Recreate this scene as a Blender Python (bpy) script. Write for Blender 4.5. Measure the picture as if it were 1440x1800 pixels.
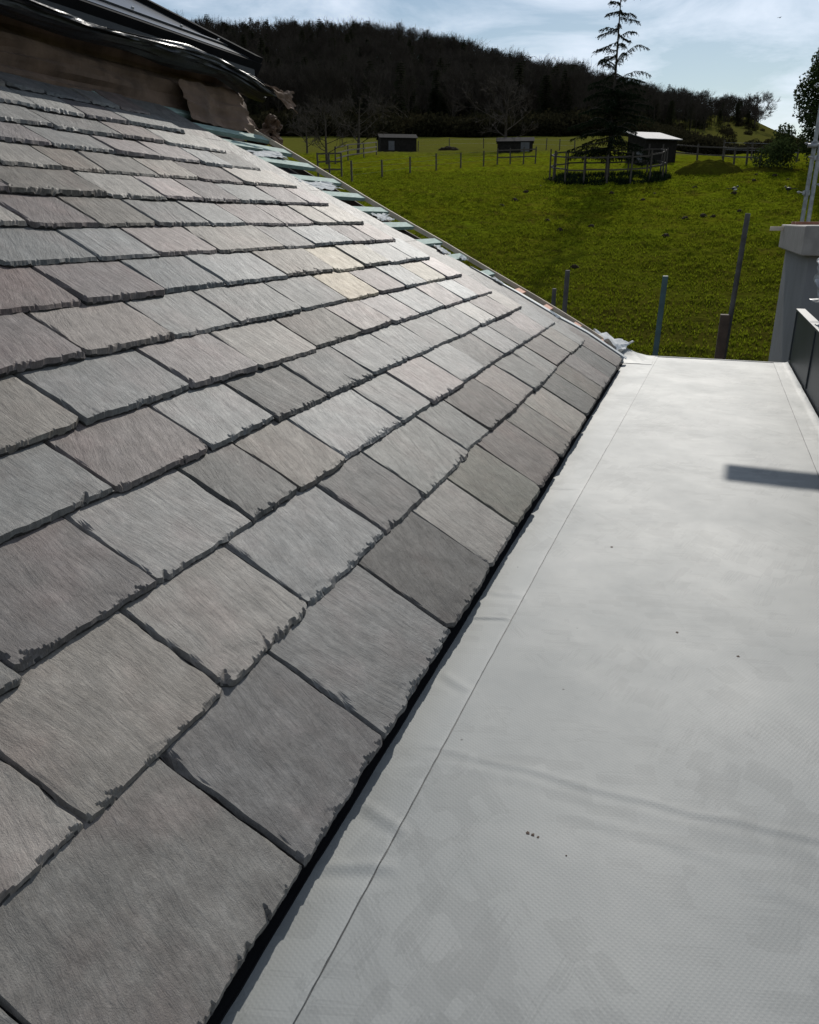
import bpy, math, random
import numpy as np
from mathutils import Vector, Matrix

for _o in list(bpy.data.objects):
    bpy.data.objects.remove(_o)
scene = bpy.context.scene
COL = scene.collection
R_ = math.radians

# ------------------------------------------------------------------ camera
cam_data = bpy.data.cameras.new("camera")
cam = bpy.data.objects.new("camera", cam_data)
COL.objects.link(cam)
cam_data.sensor_fit = 'VERTICAL'
cam_data.sensor_height = 36.0
cam_data.lens = 1391.0 / 1800.0 * 36.0
cam_data.clip_start = 0.02
cam_data.clip_end = 6000
_m = Matrix(((0.94199271, -0.11573631, 0.31504737),
             (0.33563334, 0.32482697, -0.88421587),
             (0.0, 0.9386653, 0.3448296)))
cam.matrix_world = _m.to_4x4()
scene.camera = cam

# ------------------------------------------------------------------ sun, sky, exposure
SUN_AZ, SUN_EL = -1.0, 34.0            # degrees right of +Y, degrees up
sd = Vector((math.sin(R_(SUN_AZ)) * math.cos(R_(SUN_EL)), math.cos(R_(SUN_AZ)) * math.cos(R_(SUN_EL)), math.sin(R_(SUN_EL))))
sun_data = bpy.data.lights.new("sun", 'SUN')
sun = bpy.data.objects.new("sun", sun_data)
COL.objects.link(sun)
sun_data.energy = 4.4
sun_data.angle = R_(0.53)
sun_data.color = (1.0, 0.955, 0.88)
sun.rotation_euler = (-sd).to_track_quat('-Z', 'Y').to_euler()

world = bpy.data.worlds.new("World")
scene.world = world
world.use_nodes = True
wn, wl = world.node_tree.nodes, world.node_tree.links
wn.clear()
w_out = wn.new('ShaderNodeOutputWorld')
w_bg = wn.new('ShaderNodeBackground')
w_bg.inputs['Strength'].default_value = 0.09
sky = wn.new('ShaderNodeTexSky')
sky.sky_type = 'NISHITA'
sky.sun_disc = False
sky.sun_elevation = R_(SUN_EL)
sky.sun_rotation = R_(SUN_AZ)
sky.altitude = 100
sky.air_density = 1.15
sky.dust_density = 0.25
sky.ozone_density = 1.6
tc = wn.new('ShaderNodeTexCoord')
# thin clouds: stretched noise on the direction, flattened towards the horizon
sep = wn.new('ShaderNodeSeparateXYZ'); wl.new(tc.outputs['Generated'], sep.inputs[0])
zz = wn.new('ShaderNodeMath'); zz.operation = 'ADD'; wl.new(sep.outputs['Z'], zz.inputs[0]); zz.inputs[1].default_value = 0.12
dx = wn.new('ShaderNodeMath'); dx.operation = 'DIVIDE'; wl.new(sep.outputs['X'], dx.inputs[0]); wl.new(zz.outputs[0], dx.inputs[1])
dy = wn.new('ShaderNodeMath'); dy.operation = 'DIVIDE'; wl.new(sep.outputs['Y'], dy.inputs[0]); wl.new(zz.outputs[0], dy.inputs[1])
cmb = wn.new('ShaderNodeCombineXYZ'); wl.new(dx.outputs[0], cmb.inputs[0]); wl.new(dy.outputs[0], cmb.inputs[1])
cn = wn.new('ShaderNodeTexNoise'); wl.new(cmb.outputs[0], cn.inputs['Vector'])
cn.inputs['Scale'].default_value = 1.5; cn.inputs['Detail'].default_value = 9; cn.inputs['Roughness'].default_value = 0.6; cn.inputs['Distortion'].default_value = 0.5
cr = wn.new('ShaderNodeValToRGB'); wl.new(cn.outputs[0], cr.inputs[0])
cr.color_ramp.elements[0].position = 0.40; cr.color_ramp.elements[0].color = (0.0, 0.0, 0.0, 1)
cr.color_ramp.elements[1].position = 0.64; cr.color_ramp.elements[1].color = (0.7, 0.7, 0.7, 1)
cmix = wn.new('ShaderNodeMixRGB'); wl.new(cr.outputs[0], cmix.inputs[0]); wl.new(sky.outputs[0], cmix.inputs[1])
cmix.inputs[2].default_value = (13.2, 14.3, 16.2, 1)
wl.new(cmix.outputs[0], w_bg.inputs['Color'])
wl.new(w_bg.outputs[0], w_out.inputs[0])

scene.view_settings.view_transform = 'Standard'
scene.view_settings.look = 'None'
scene.view_settings.exposure = -0.35
scene.view_settings.gamma = 1.0
scene.view_settings.use_curve_mapping = False
scene.render.engine = 'CYCLES'

# ------------------------------------------------------------------ helpers
rng = np.random.default_rng(7)
random.seed(7)

def vnoise(x, y, seed=0):
    """smooth 2-D value noise, arrays in, -1..1 out"""
    x = np.asarray(x, float); y = np.asarray(y, float)
    xi = np.floor(x).astype(np.int64); yi = np.floor(y).astype(np.int64)
    fx = x - xi; fy = y - yi
    fx = fx * fx * (3 - 2 * fx); fy = fy * fy * (3 - 2 * fy)
    def h(a, b):
        n = (a * 374761393 + b * 668265263 + seed * 1442695041) & 0x7fffffff
        n = ((n ^ (n >> 13)) * 1274126177) & 0x7fffffff
        n = (n ^ (n >> 16)) & 0xffffff
        return n / float(0xffffff) * 2 - 1
    return (h(xi, yi) * (1 - fx) + h(xi + 1, yi) * fx) * (1 - fy) + (h(xi, yi + 1) * (1 - fx) + h(xi + 1, yi + 1) * fx) * fy

def fbm(x, y, seed=0, oct=4):
    s = 0; a = 1.0; t = 0
    for i in range(oct):
        s = s + a * vnoise(x * 2 ** i, y * 2 ** i, seed + i * 17); t += a; a *= 0.5
    return s / t

def link(o, parent=None):
    COL.objects.link(o)
    if parent is not None:
        o.parent = parent
    return o

def tag(o, label=None, cat=None, group=None, kind=None):
    if label: o['label'] = label
    if cat: o['category'] = cat
    if group: o['group'] = group
    if kind: o['kind'] = kind
    return o

def thing(name, label, cat, loc=(0, 0, 0), group=None):
    o = bpy.data.objects.new(name, None)
    o.location = loc
    link(o)
    return tag(o, label, cat, group)

def mesh_np(name, V, F, mat=None, smooth=False):
    """V (n,3); F (m,3|4) int array, or a list of arrays of the two"""
    me = bpy.data.meshes.new(name)
    V = np.ascontiguousarray(V, dtype=np.float32)
    Fs = F if isinstance(F, list) else [F]
    Fs = [np.asarray(f, dtype=np.int32) for f in Fs if len(f)]
    loops = np.concatenate([f.ravel() for f in Fs])
    tot = np.concatenate([np.full(len(f), f.shape[1], np.int32) for f in Fs])
    start = np.concatenate([[0], np.cumsum(tot)[:-1]]).astype(np.int32)
    me.vertices.add(len(V)); me.vertices.foreach_set('co', V.ravel())
    me.loops.add(len(loops)); me.loops.foreach_set('vertex_index', loops)
    me.polygons.add(len(tot)); me.polygons.foreach_set('loop_start', start); me.polygons.foreach_set('loop_total', tot)
    me.polygons.foreach_set('use_smooth', np.full(len(tot), smooth, bool))
    me.update(calc_edges=True); me.validate()
    if mat: me.materials.append(mat)
    return me

def obj_np(name, V, F, mat=None, parent=None, smooth=False):
    return link(bpy.data.objects.new(name, mesh_np(name, V, F, mat, smooth)), parent)

class MB:
    """collects boxes, tubes and quads into one mesh"""
    def __init__(s): s.v = []; s.f = []
    def add(s, vs, fs):
        b = len(s.v); s.v += [tuple(p) for p in vs]; s.f += [tuple(i + b for i in f) for f in fs]
    def box(s, a, b, ax=None, bev=0.0):
        """box between two corners; ax = optional (origin, X, Y, Z) frame"""
        x0, y0, z0 = a; x1, y1, z1 = b
        pts = [(x0, y0, z0), (x1, y0, z0), (x1, y1, z0), (x0, y1, z0), (x0, y0, z1), (x1, y0, z1), (x1, y1, z1), (x0, y1, z1)]
        if ax:
            o, X, Y, Z = [Vector(q) for q in ax]
            pts = [o + X * p[0] + Y * p[1] + Z * p[2] for p in pts]
        s.add(pts, [(0, 3, 2, 1), (4, 5, 6, 7), (0, 1, 5, 4), (1, 2, 6, 5), (2, 3, 7, 6), (3, 0, 4, 7)])
    def tube(s, p, q, r, r2=None, n=10, caps=True):
        p = Vector(p); q = Vector(q); r2 = r if r2 is None else r2
        d = (q - p).normalized(); a = d.orthogonal().normalized(); b = d.cross(a)
        vs = []
        for c, rr in ((p, r), (q, r2)):
            for i in range(n):
                t = 2 * math.pi * i / n
                vs.append(c + a * (math.cos(t) * rr) + b * (math.sin(t) * rr))
        fs = [(i, (i + 1) % n, n + (i + 1) % n, n + i) for i in range(n)]
        if caps: fs += [tuple(range(n - 1, -1, -1)), tuple(range(n, 2 * n))]
        s.add(vs, fs)
    def build(s, name, mat=None, parent=None, loc=None, bevel=0.0, smooth=False):
        me = bpy.data.meshes.new(name)
        vs = s.v if loc is None else [tuple(Vector(p) - Vector(loc)) for p in s.v]
        me.from_pydata(vs, [], s.f); me.update()
        if mat: me.materials.append(mat)
        if smooth: me.polygons.foreach_set('use_smooth', [True] * len(me.polygons))
        o = bpy.data.objects.new(name, me)
        if loc is not None: o.location = loc
        link(o, parent)
        if bevel > 0:
            m = o.modifiers.new('bevel', 'BEVEL'); m.width = bevel; m.segments = 2; m.limit_method = 'ANGLE'
        return o

# ------------------------------------------------------------------ materials
def mat_new(name):
    m = bpy.data.materials.new(name); m.use_nodes = True
    nt = m.node_tree
    return m, nt.nodes, nt.links, nt.nodes['Principled BSDF']

def simple(name, col, rough=0.6, metal=0.0, var=0.25, scale=8.0, bump=0.0, bscale=60.0, spec=0.5, stretch=(1, 1, 1)):
    m, n, l, p = mat_new(name)
    t = n.new('ShaderNodeTexCoord'); mp = n.new('ShaderNodeMapping'); mp.inputs['Scale'].default_value = stretch
    l.new(t.outputs['Object'], mp.inputs[0])
    no = n.new('ShaderNodeTexNoise'); no.inputs['Scale'].default_value = scale; no.inputs['Detail'].default_value = 6
    l.new(mp.outputs[0], no.inputs['Vector'])
    r = n.new('ShaderNodeValToRGB'); l.new(no.outputs[0], r.inputs[0])
    r.color_ramp.elements[0].position = 0.3; r.color_ramp.elements[1].position = 0.7
    r.color_ramp.elements[0].color = tuple(c * (1 - var) for c in col) + (1,)
    r.color_ramp.elements[1].color = tuple(min(1, c * (1 + var)) for c in col) + (1,)
    l.new(r.outputs[0], p.inputs['Base Color'])
    p.inputs['Roughness'].default_value = rough; p.inputs['Metallic'].default_value = metal
    p.inputs['Specular IOR Level'].default_value = spec
    if bump > 0:
        nb = n.new('ShaderNodeTexNoise'); nb.inputs['Scale'].default_value = bscale; nb.inputs['Detail'].default_value = 5
        l.new(mp.outputs[0], nb.inputs['Vector'])
        b = n.new('ShaderNodeBump'); b.inputs['Strength'].default_value = 1.0; b.inputs['Distance'].default_value = bump
        l.new(nb.outputs[0], b.inputs['Height']); l.new(b.outputs[0], p.inputs['Normal'])
    return m

def slate_material():
    """riven slate: local X across the slate, local Y up the slope; random phase per object; tint from object colour"""
    m, n, l, p = mat_new('slate')
    t = n.new('ShaderNodeTexCoord'); oi = n.new('ShaderNodeObjectInfo')
    rnd = n.new('ShaderNodeMath'); rnd.operation = 'MULTIPLY'; l.new(oi.outputs['Random'], rnd.inputs[0]); rnd.inputs[1].default_value = 97.0
    add = n.new('ShaderNodeVectorMath'); add.operation = 'ADD'; l.new(t.outputs['Object'], add.inputs[0]); l.new(rnd.outputs[0], add.inputs[1])
    # gentle sweep of the grain
    wn_ = n.new('ShaderNodeTexNoise'); wn_.inputs['Scale'].default_value = 3.2; wn_.inputs['Detail'].default_value = 2; l.new(add.outputs[0], wn_.inputs['Vector'])
    ws = n.new('ShaderNodeVectorMath'); ws.operation = 'SCALE'; ws.inputs['Scale'].default_value = 0.07; l.new(wn_.outputs['Color'], ws.inputs[0])
    ad2 = n.new('ShaderNodeVectorMath'); ad2.operation = 'ADD'; l.new(add.outputs[0], ad2.inputs[0]); l.new(ws.outputs[0], ad2.inputs[1])
    rot = n.new('ShaderNodeVectorRotate'); rot.rotation_type = 'Z_AXIS'; l.new(ad2.outputs[0], rot.inputs['Vector'])
    ra = n.new('ShaderNodeMath'); ra.operation = 'MULTIPLY_ADD'; l.new(oi.outputs['Random'], ra.inputs[0]); ra.inputs[1].default_value = 0.7; ra.inputs[2].default_value = -0.1
    l.new(ra.outputs[0], rot.inputs['Angle'])
    def stretched(sx, sy, det, rough=0.6):
        mp = n.new('ShaderNodeMapping'); mp.inputs['Scale'].default_value = (sx, sy, 20)
        l.new(rot.outputs[0], mp.inputs[0])
        q = n.new('ShaderNodeTexNoise'); q.inputs['Scale'].default_value = 1.0; q.inputs['Detail'].default_value = det; q.inputs['Roughness'].default_value = rough
        l.new(mp.outputs[0], q.inputs['Vector']); return q
    g1 = stretched(120, 17, 7, 0.72); g2 = stretched(330, 60, 3, 0.65); g3 = stretched(46, 13, 7, 0.7)
    blot = n.new('ShaderNodeTexNoise'); blot.inputs['Scale'].default_value = 16; blot.inputs['Detail'].default_value = 10; blot.inputs['Roughness'].default_value = 0.74; l.new(add.outputs[0], blot.inputs['Vector'])
    fine = n.new('ShaderNodeTexNoise'); fine.inputs['Scale'].default_value = 420; fine.inputs['Detail'].default_value = 2; l.new(add.outputs[0], fine.inputs['Vector'])
    cr = n.new('ShaderNodeValToRGB'); l.new(blot.outputs[0], cr.inputs[0])
    e = cr.color_ramp.elements
    e[0].position = 0.28; e[0].color = (0.074, 0.071, 0.069, 1)
    e[1].position = 0.72; e[1].color = (0.205, 0.200, 0.192, 1)
    x = e.new(0.5); x.color = (0.132, 0.128, 0.123, 1)
    # purple-brown and green-grey clouding that differs from slate to slate
    hn = n.new('ShaderNodeTexNoise'); hn.inputs['Scale'].default_value = 4.5; hn.inputs['Detail'].default_value = 5; hn.inputs['Roughness'].default_value = 0.6; l.new(add.outputs[0], hn.inputs['Vector'])
    hr = n.new('ShaderNodeValToRGB'); l.new(hn.outputs[0], hr.inputs[0])
    he = hr.color_ramp.elements; he[0].position = 0.36; he[0].color = (0.975, 1.0, 0.99, 1); he[1].position = 0.66; he[1].color = (1.09, 0.98, 0.955, 1)
    hm = he.new(0.5); hm.color = (1.0, 1.0, 0.98, 1)
    hue = n.new('ShaderNodeMixRGB'); hue.blend_type = 'MULTIPLY'; hue.inputs[0].default_value = 0.8; l.new(cr.outputs[0], hue.inputs[1]); l.new(hr.outputs[0], hue.inputs[2])
    m1 = n.new('ShaderNodeMixRGB'); m1.blend_type = 'OVERLAY'; m1.inputs[0].default_value = 0.35; l.new(hue.outputs[0], m1.inputs[1]); l.new(g1.outputs[0], m1.inputs[2])
    # pale scratches along the grain and lichen-like specks
    sc = n.new('ShaderNodeValToRGB'); l.new(g3.outputs[0], sc.inputs[0]); sc.color_ramp.elements[0].position = 0.60; sc.color_ramp.elements[1].position = 0.78
    sc.color_ramp.elements[0].color = (0, 0, 0, 1); sc.color_ramp.elements[1].color = (0.45, 0.45, 0.45, 1)
    m2 = n.new('ShaderNodeMixRGB'); l.new(sc.outputs[0], m2.inputs[0]); l.new(m1.outputs[0], m2.inputs[1]); m2.inputs[2].default_value = (0.30, 0.29, 0.27, 1)
    # fine scratchy grain in the colour
    gf = n.new('ShaderNodeMapRange'); l.new(g2.outputs[0], gf.inputs[0]); gf.inputs[1].default_value = 0.35; gf.inputs[2].default_value = 0.65; gf.inputs[3].default_value = 0.92; gf.inputs[4].default_value = 1.08
    m3 = n.new('ShaderNodeMixRGB'); m3.blend_type = 'MULTIPLY'; m3.inputs[0].default_value = 1.0; l.new(m2.outputs[0], m3.inputs[1]); l.new(gf.outputs[0], m3.inputs[2]); m2 = m3
    tint = n.new('ShaderNodeMixRGB'); tint.blend_type = 'MULTIPLY'; tint.inputs[0].default_value = 1.0
    l.new(m2.outputs[0], tint.inputs[1]); l.new(oi.outputs['Color'], tint.inputs[2])
    # darker pits and a few pale specks
    vs = n.new('ShaderNodeTexVoronoi'); vs.inputs['Scale'].default_value = 26; l.new(add.outputs[0], vs.inputs['Vector'])
    vr = n.new('ShaderNodeValToRGB'); l.new(vs.outputs['Distance'], vr.inputs[0]); vr.color_ramp.elements[0].position = 0.03; vr.color_ramp.elements[1].position = 0.09
    vr.color_ramp.elements[0].color = (0.55, 0.55, 0.53, 1); vr.color_ramp.elements[1].color = (1, 1, 1, 1)
    pit = n.new('ShaderNodeMixRGB'); pit.blend_type = 'MULTIPLY'; pit.inputs[0].default_value = 0.7; l.new(tint.outputs[0], pit.inputs[1]); l.new(vr.outputs[0], pit.inputs[2])
    l.new(pit.outputs[0], p.inputs['Base Color'])
    rr = n.new('ShaderNodeMapRange'); l.new(g3.outputs[0], rr.inputs[0]); rr.inputs[1].default_value = 0.3; rr.inputs[2].default_value = 0.7; rr.inputs[3].default_value = 0.56; rr.inputs[4].default_value = 0.68
    l.new(rr.outputs[0], p.inputs['Roughness'])
    # duller and more polished slates side by side
    sg = n.new('ShaderNodeSeparateColor'); l.new(oi.outputs['Color'], sg.inputs[0])
    sm = n.new('ShaderNodeMapRange'); l.new(sg.outputs[1], sm.inputs[0]); sm.inputs[1].default_value = 0.7; sm.inputs[2].default_value = 1.35; sm.inputs[3].default_value = 0.22; sm.inputs[4].default_value = 0.72
    l.new(sm.outputs[0], p.inputs['Specular IOR Level'])
    st_ = n.new('ShaderNodeMixRGB'); st_.blend_type = 'MULTIPLY'; st_.inputs[0].default_value = 1.0; st_.inputs[1].default_value = (0.92, 0.92, 0.92, 1); l.new(oi.outputs['Color'], st_.inputs[2]); l.new(st_.outputs[0], p.inputs['Specular Tint'])
    # relief
    # riven layers: terraced relief whose little ledges run in curved ripples
    def terraces(sx, sy, inc, det):
        mp = n.new('ShaderNodeMapping'); mp.inputs['Scale'].default_value = (sx, sy, 8); l.new(rot.outputs[0], mp.inputs[0])
        q = n.new('ShaderNodeTexNoise'); q.inputs['Scale'].default_value = 1.0; q.inputs['Detail'].default_value = det; q.inputs['Roughness'].default_value = 0.55; q.inputs['Distortion'].default_value = 0.5; l.new(mp.outputs[0], q.inputs['Vector'])
        sn = n.new('ShaderNodeMath'); sn.operation = 'SNAP'; l.new(q.outputs[0], sn.inputs[0]); sn.inputs[1].default_value = inc
        return sn
    T1 = terraces(26, 4.5, 0.045, 4); T2 = terraces(70, 11, 0.07, 3)
    amp_ = n.new('ShaderNodeMath'); amp_.operation = 'MULTIPLY_ADD'; l.new(oi.outputs['Random'], amp_.inputs[0]); amp_.inputs[1].default_value = 3.6; amp_.inputs[2].default_value = 0.9
    t_a = n.new('ShaderNodeMath'); t_a.operation = 'MULTIPLY'; l.new(T1.outputs[0], t_a.inputs[0]); l.new(amp_.outputs[0], t_a.inputs[1])
    t_b = n.new('ShaderNodeMath'); t_b.operation = 'MULTIPLY_ADD'; l.new(T2.outputs[0], t_b.inputs[0]); t_b.inputs[1].default_value = 0.9; l.new(t_a.outputs[0], t_b.inputs[2])
    s1 = n.new('ShaderNodeMath'); s1.operation = 'MULTIPLY_ADD'; l.new(t_b.outputs[0], s1.inputs[2]); l.new(g1.outputs[0], s1.inputs[0]); s1.inputs[1].default_value = 0.26
    s2 = n.new('ShaderNodeMath'); s2.operation = 'MULTIPLY_ADD'; l.new(g2.outputs[0], s2.inputs[0]); s2.inputs[1].default_value = 0.12; l.new(s1.outputs[0], s2.inputs[2])
    s3 = n.new('ShaderNodeMath'); s3.operation = 'MULTIPLY_ADD'; l.new(g3.outputs[0], s3.inputs[0]); s3.inputs[1].default_value = 0.9; l.new(s2.outputs[0], s3.inputs[2])
    s4 = n.new('ShaderNodeMath'); s4.operation = 'MULTIPLY_ADD'; l.new(fine.outputs[0], s4.inputs[0]); s4.inputs[1].default_value = 0.22; l.new(s3.outputs[0], s4.inputs[2])
    b = n.new('ShaderNodeBump'); b.inputs['Distance'].default_value = 0.0030; b.inputs['Strength'].default_value = 0.9
    l.new(s4.outputs[0], b.inputs['Height']); l.new(b.outputs[0], p.inputs['Normal'])
    return m

def deck_material(name='grp_membrane', tone=1.0):
    """pale roof coating: weave relief, brush scuffs, dull patches, specks"""
    m, n, l, p = mat_new(name)
    t = n.new('ShaderNodeTexCoord')
    big = n.new('ShaderNodeTexNoise'); big.inputs['Scale'].default_value = 1.6; big.inputs['Detail'].default_value = 6; big.inputs['Roughness'].default_value = 0.7; big.inputs['Distortion'].default_value = 0.1
    l.new(t.outputs['Object'], big.inputs['Vector'])
    cr = n.new('ShaderNodeValToRGB'); l.new(big.outputs[0], cr.inputs[0])
    e = cr.color_ramp.elements
    e[0].position = 0.3; e[0].color = (0.230 * tone, 0.239 * tone, 0.230 * tone, 1)
    e[1].position = 0.66; e[1].color = (0.245 * tone, 0.252 * tone, 0.242 * tone, 1)
    def strokes(ang, sc, lo, hi):
        r = n.new('ShaderNodeMapping'); r.inputs['Rotation'].default_value = (0, 0, ang); l.new(t.outputs['Object'], r.inputs[0])
        r2 = n.new('ShaderNodeMapping'); r2.inputs['Scale'].default_value = (sc, sc * 0.035, 1); l.new(r.outputs[0], r2.inputs[0])
        a = n.new('ShaderNodeTexNoise'); a.inputs['Scale'].default_value = 1; a.inputs['Detail'].default_value = 3; l.new(r2.outputs[0], a.inputs['Vector'])
        r3 = n.new('ShaderNodeMapping'); r3.inputs['Scale'].default_value = (30.0, 13.0, 1); l.new(r.outputs[0], r3.inputs[0])
        # brush dabs: blocky cells, each a faint tone of its own
        v = n.new('ShaderNodeTexVoronoi'); v.distance = 'CHEBYCHEV'; v.inputs['Scale'].default_value = 1.0; v.inputs['Randomness'].default_value = 0.55; l.new(r3.outputs[0], v.inputs['Vector'])
        sp = n.new('ShaderNodeSeparateColor'); l.new(v.outputs['Color'], sp.inputs[0])
        ms = n.new('ShaderNodeTexNoise'); ms.inputs['Scale'].default_value = 1.7; ms.inputs['Detail'].default_value = 3; l.new(r.outputs[0], ms.inputs['Vector'])
        s = n.new('ShaderNodeMath'); s.operation = 'MULTIPLY_ADD'; l.new(sp.outputs[0], s.inputs[0]); s.inputs[1].default_value = 0.28; l.new(ms.outputs[0], s.inputs[2])
        k = n.new('ShaderNodeMath'); k.operation = 'MULTIPLY_ADD'; l.new(a.outputs[0], k.inputs[0]); k.inputs[1].default_value = 0.35; l.new(s.outputs[0], k.inputs[2])
        c = n.new('ShaderNodeMapRange'); l.new(k.outputs[0], c.inputs[0]); c.inputs[1].default_value = lo - 0.015; c.inputs[2].default_value = lo + 0.03
        return c, a
    a1, f1 = strokes(0.25, 260, 0.94, 1.04); a2, f2 = strokes(-0.7, 240, 0.96, 1.05); a3, f3 = strokes(1.35, 260, 0.95, 1.03)
    col = cr.outputs[0]
    for a, k in ((a1, 0.28), (a2, 0.27), (a3, 0.25)):
        f = n.new('ShaderNodeMath'); f.operation = 'MULTIPLY'; l.new(a.outputs[0], f.inputs[0]); f.inputs[1].default_value = k
        mx = n.new('ShaderNodeMixRGB'); l.new(f.outputs[0], mx.inputs[0]); l.new(col, mx.inputs[1]); mx.inputs[2].default_value = (0.145 * tone, 0.152 * tone, 0.147 * tone, 1)
        col = mx.outputs[0]
    # dirt specks
    v = n.new('ShaderNodeTexVoronoi'); v.inputs['Scale'].default_value = 6.5; l.new(t.outputs['Object'], v.inputs['Vector'])
    sp = n.new('ShaderNodeValToRGB'); l.new(v.outputs['Distance'], sp.inputs[0]); sp.color_ramp.elements[0].position = 0.012; sp.color_ramp.elements[1].position = 0.022
    sp.color_ramp.elements[0].color = (0.25, 0.25, 0.25, 1); sp.color_ramp.elements[1].color = (1, 1, 1, 1)
    mul = n.new('ShaderNodeMixRGB'); mul.blend_type = 'MULTIPLY'; mul.inputs[0].default_value = 1; l.new(col, mul.inputs[1]); l.new(sp.outputs[0], mul.inputs[2])
    l.new(mul.outputs[0], p.inputs['Base Color'])
    ro = n.new('ShaderNodeMapRange'); l.new(big.outputs[0], ro.inputs[0]); ro.inputs[1].default_value = 0.3; ro.inputs[2].default_value = 0.7; ro.inputs[3].default_value = 0.66; ro.inputs[4].default_value = 0.57
    l.new(ro.outputs[0], p.inputs['Roughness'])
    # weave + brush relief
    r = n.new('ShaderNodeMapping'); r.inputs['Rotation'].default_value = (0, 0, 0.5); l.new(t.outputs['Object'], r.inputs[0])
    w1 = n.new('ShaderNodeTexWave'); w1.bands_direction = 'X'; w1.inputs['Scale'].default_value = 42; w1.inputs['Distortion'].default_value = 1.2; w1.inputs['Detail'].default_value = 2; l.new(r.outputs[0], w1.inputs['Vector'])
    w2 = n.new('ShaderNodeTexWave'); w2.bands_direction = 'Y'; w2.inputs['Scale'].default_value = 42; w2.inputs['Distortion'].default_value = 1.2; w2.inputs['Detail'].default_value = 2; l.new(r.outputs[0], w2.inputs['Vector'])
    ww = n.new('ShaderNodeMath'); ww.operation = 'MULTIPLY'; l.new(w1.outputs['Fac'], ww.inputs[0]); l.new(w2.outputs['Fac'], ww.inputs[1])
    h1 = n.new('ShaderNodeMath'); h1.operation = 'MULTIPLY'; l.new(ww.outputs[0], h1.inputs[0]); h1.inputs[1].default_value = 0.35
    h2 = n.new('ShaderNodeMath'); h2.operation = 'MULTIPLY_ADD'; l.new(f1.outputs[0], h2.inputs[0]); h2.inputs[1].default_value = 0.3; l.new(h1.outputs[0], h2.inputs[2])
    h3 = n.new('ShaderNodeMath'); h3.operation = 'MULTIPLY_ADD'; l.new(f2.outputs[0], h3.inputs[0]); h3.inputs[1].default_value = 0.25; l.new(h2.outputs[0], h3.inputs[2])
    b = n.new('ShaderNodeBump'); b.inputs['Distance'].default_value = 0.0009; b.inputs['Strength'].default_value = 0.42; p.inputs['Specular IOR Level'].default_value = 0.42
    l.new(h3.outputs[0], b.inputs['Height']); l.new(b.outputs[0], p.inputs['Normal'])
    return m

def leafy(name, col, trans=0.35, var=0.35):
    m, n, l, p = mat_new(name)
    oi = n.new('ShaderNodeNewGeometry')
    hs = n.new('ShaderNodeHueSaturation'); hs.inputs['Color'].default_value = tuple(col) + (1,)
    mr = n.new('ShaderNodeMapRange'); l.new(oi.outputs['Random Per Island'], mr.inputs[0]); mr.inputs[3].default_value = 1 - var; mr.inputs[4].default_value = 1 + var
    l.new(mr.outputs[0], hs.inputs['Value'])
    l.new(hs.outputs[0], p.inputs['Base Color']); p.inputs['Roughness'].default_value = 0.9; p.inputs['Specular IOR Level'].default_value = 0.0
    tr = n.new('ShaderNodeBsdfTranslucent'); l.new(hs.outputs[0], tr.inputs['Color'])
    mx = n.new('ShaderNodeMixShader'); mx.inputs[0].default_value = trans
    l.new(p.outputs[0], mx.inputs[1]); l.new(tr.outputs[0], mx.inputs[2]); l.new(mx.outputs[0], n['Material Output'].inputs[0])
    return m

M = {}
M['slate'] = slate_material()
M['slate_edge_shade'] = simple('dressed_edge_shade', (0.042, 0.040, 0.038), 0.85, var=0.5, scale=60, bump=0.0015, bscale=220, spec=0.2)  # near-black colour paints the shade on the slates' chipped edges
M['deck'] = deck_material()
M['deck_strip'] = deck_material('grp_flashing', 1.07)
M['black_felt'] = simple('black_underlay', (0.012, 0.013, 0.014), 0.55, bump=0.002, bscale=25)
M['green_batten'] = simple('treated_green_batten', (0.26, 0.36, 0.32), 0.8, var=0.3, scale=14, bump=0.0008, stretch=(8, 1, 8))
M['pink_batten'] = simple('pink_batten', (0.55, 0.27, 0.17), 0.75, var=0.25, scale=14, bump=0.0006, stretch=(8, 1, 8))
M['timber'] = simple('pale_timber', (0.56, 0.47, 0.36), 0.8, var=0.2, scale=10, bump=0.0006)
M['white_membrane'] = leafy('torn_white_membrane', (0.80, 0.80, 0.78), 0.22, 0.02)
M['lead'] = simple('dull_metal_strip', (0.40, 0.415, 0.41), 0.55, var=0.12, scale=6, bump=0.0006)
M['brown_felt'] = simple('brown_felt', (0.15, 0.098, 0.068), 0.9, var=0.4, scale=7, bump=0.010, bscale=16)
M['black_plastic'] = simple('black_plastic_sheet', (0.010, 0.011, 0.013), 0.42, var=0.2, scale=4, bump=0.010, bscale=7, spec=0.5)
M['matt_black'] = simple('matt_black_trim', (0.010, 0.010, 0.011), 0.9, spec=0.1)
M['dark_sheet'] = simple('dark_coated_roof', (0.055, 0.06, 0.068), 0.3, var=0.15, scale=5, spec=0.6)
M['galv'] = simple('galvanised_steel', (0.30, 0.31, 0.32), 0.5, metal=0.6, var=0.3, scale=18)
M['weathered_post'] = simple('weathered_post', (0.075, 0.070, 0.068), 0.8, var=0.3, scale=10, bump=0.002)
M['brown_post'] = simple('brown_timber_post', (0.075, 0.050, 0.036), 0.85, var=0.3, scale=10, bump=0.003)
M['blue_post'] = simple('blue_grey_post', (0.045, 0.09, 0.10), 0.6, var=0.25, scale=8)
M['fence_wood'] = simple('old_fence_wood', (0.055, 0.045, 0.036), 0.85, var=0.3, scale=8)
M['render_wall'] = simple('pale_render', (0.20, 0.197, 0.20), 0.85, var=0.10, scale=3, bump=0.0015, bscale=80)
M['cap_stone'] = simple('cap_stone', (0.27, 0.245, 0.225), 0.8, var=0.15, scale=12, bump=0.001)
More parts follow.
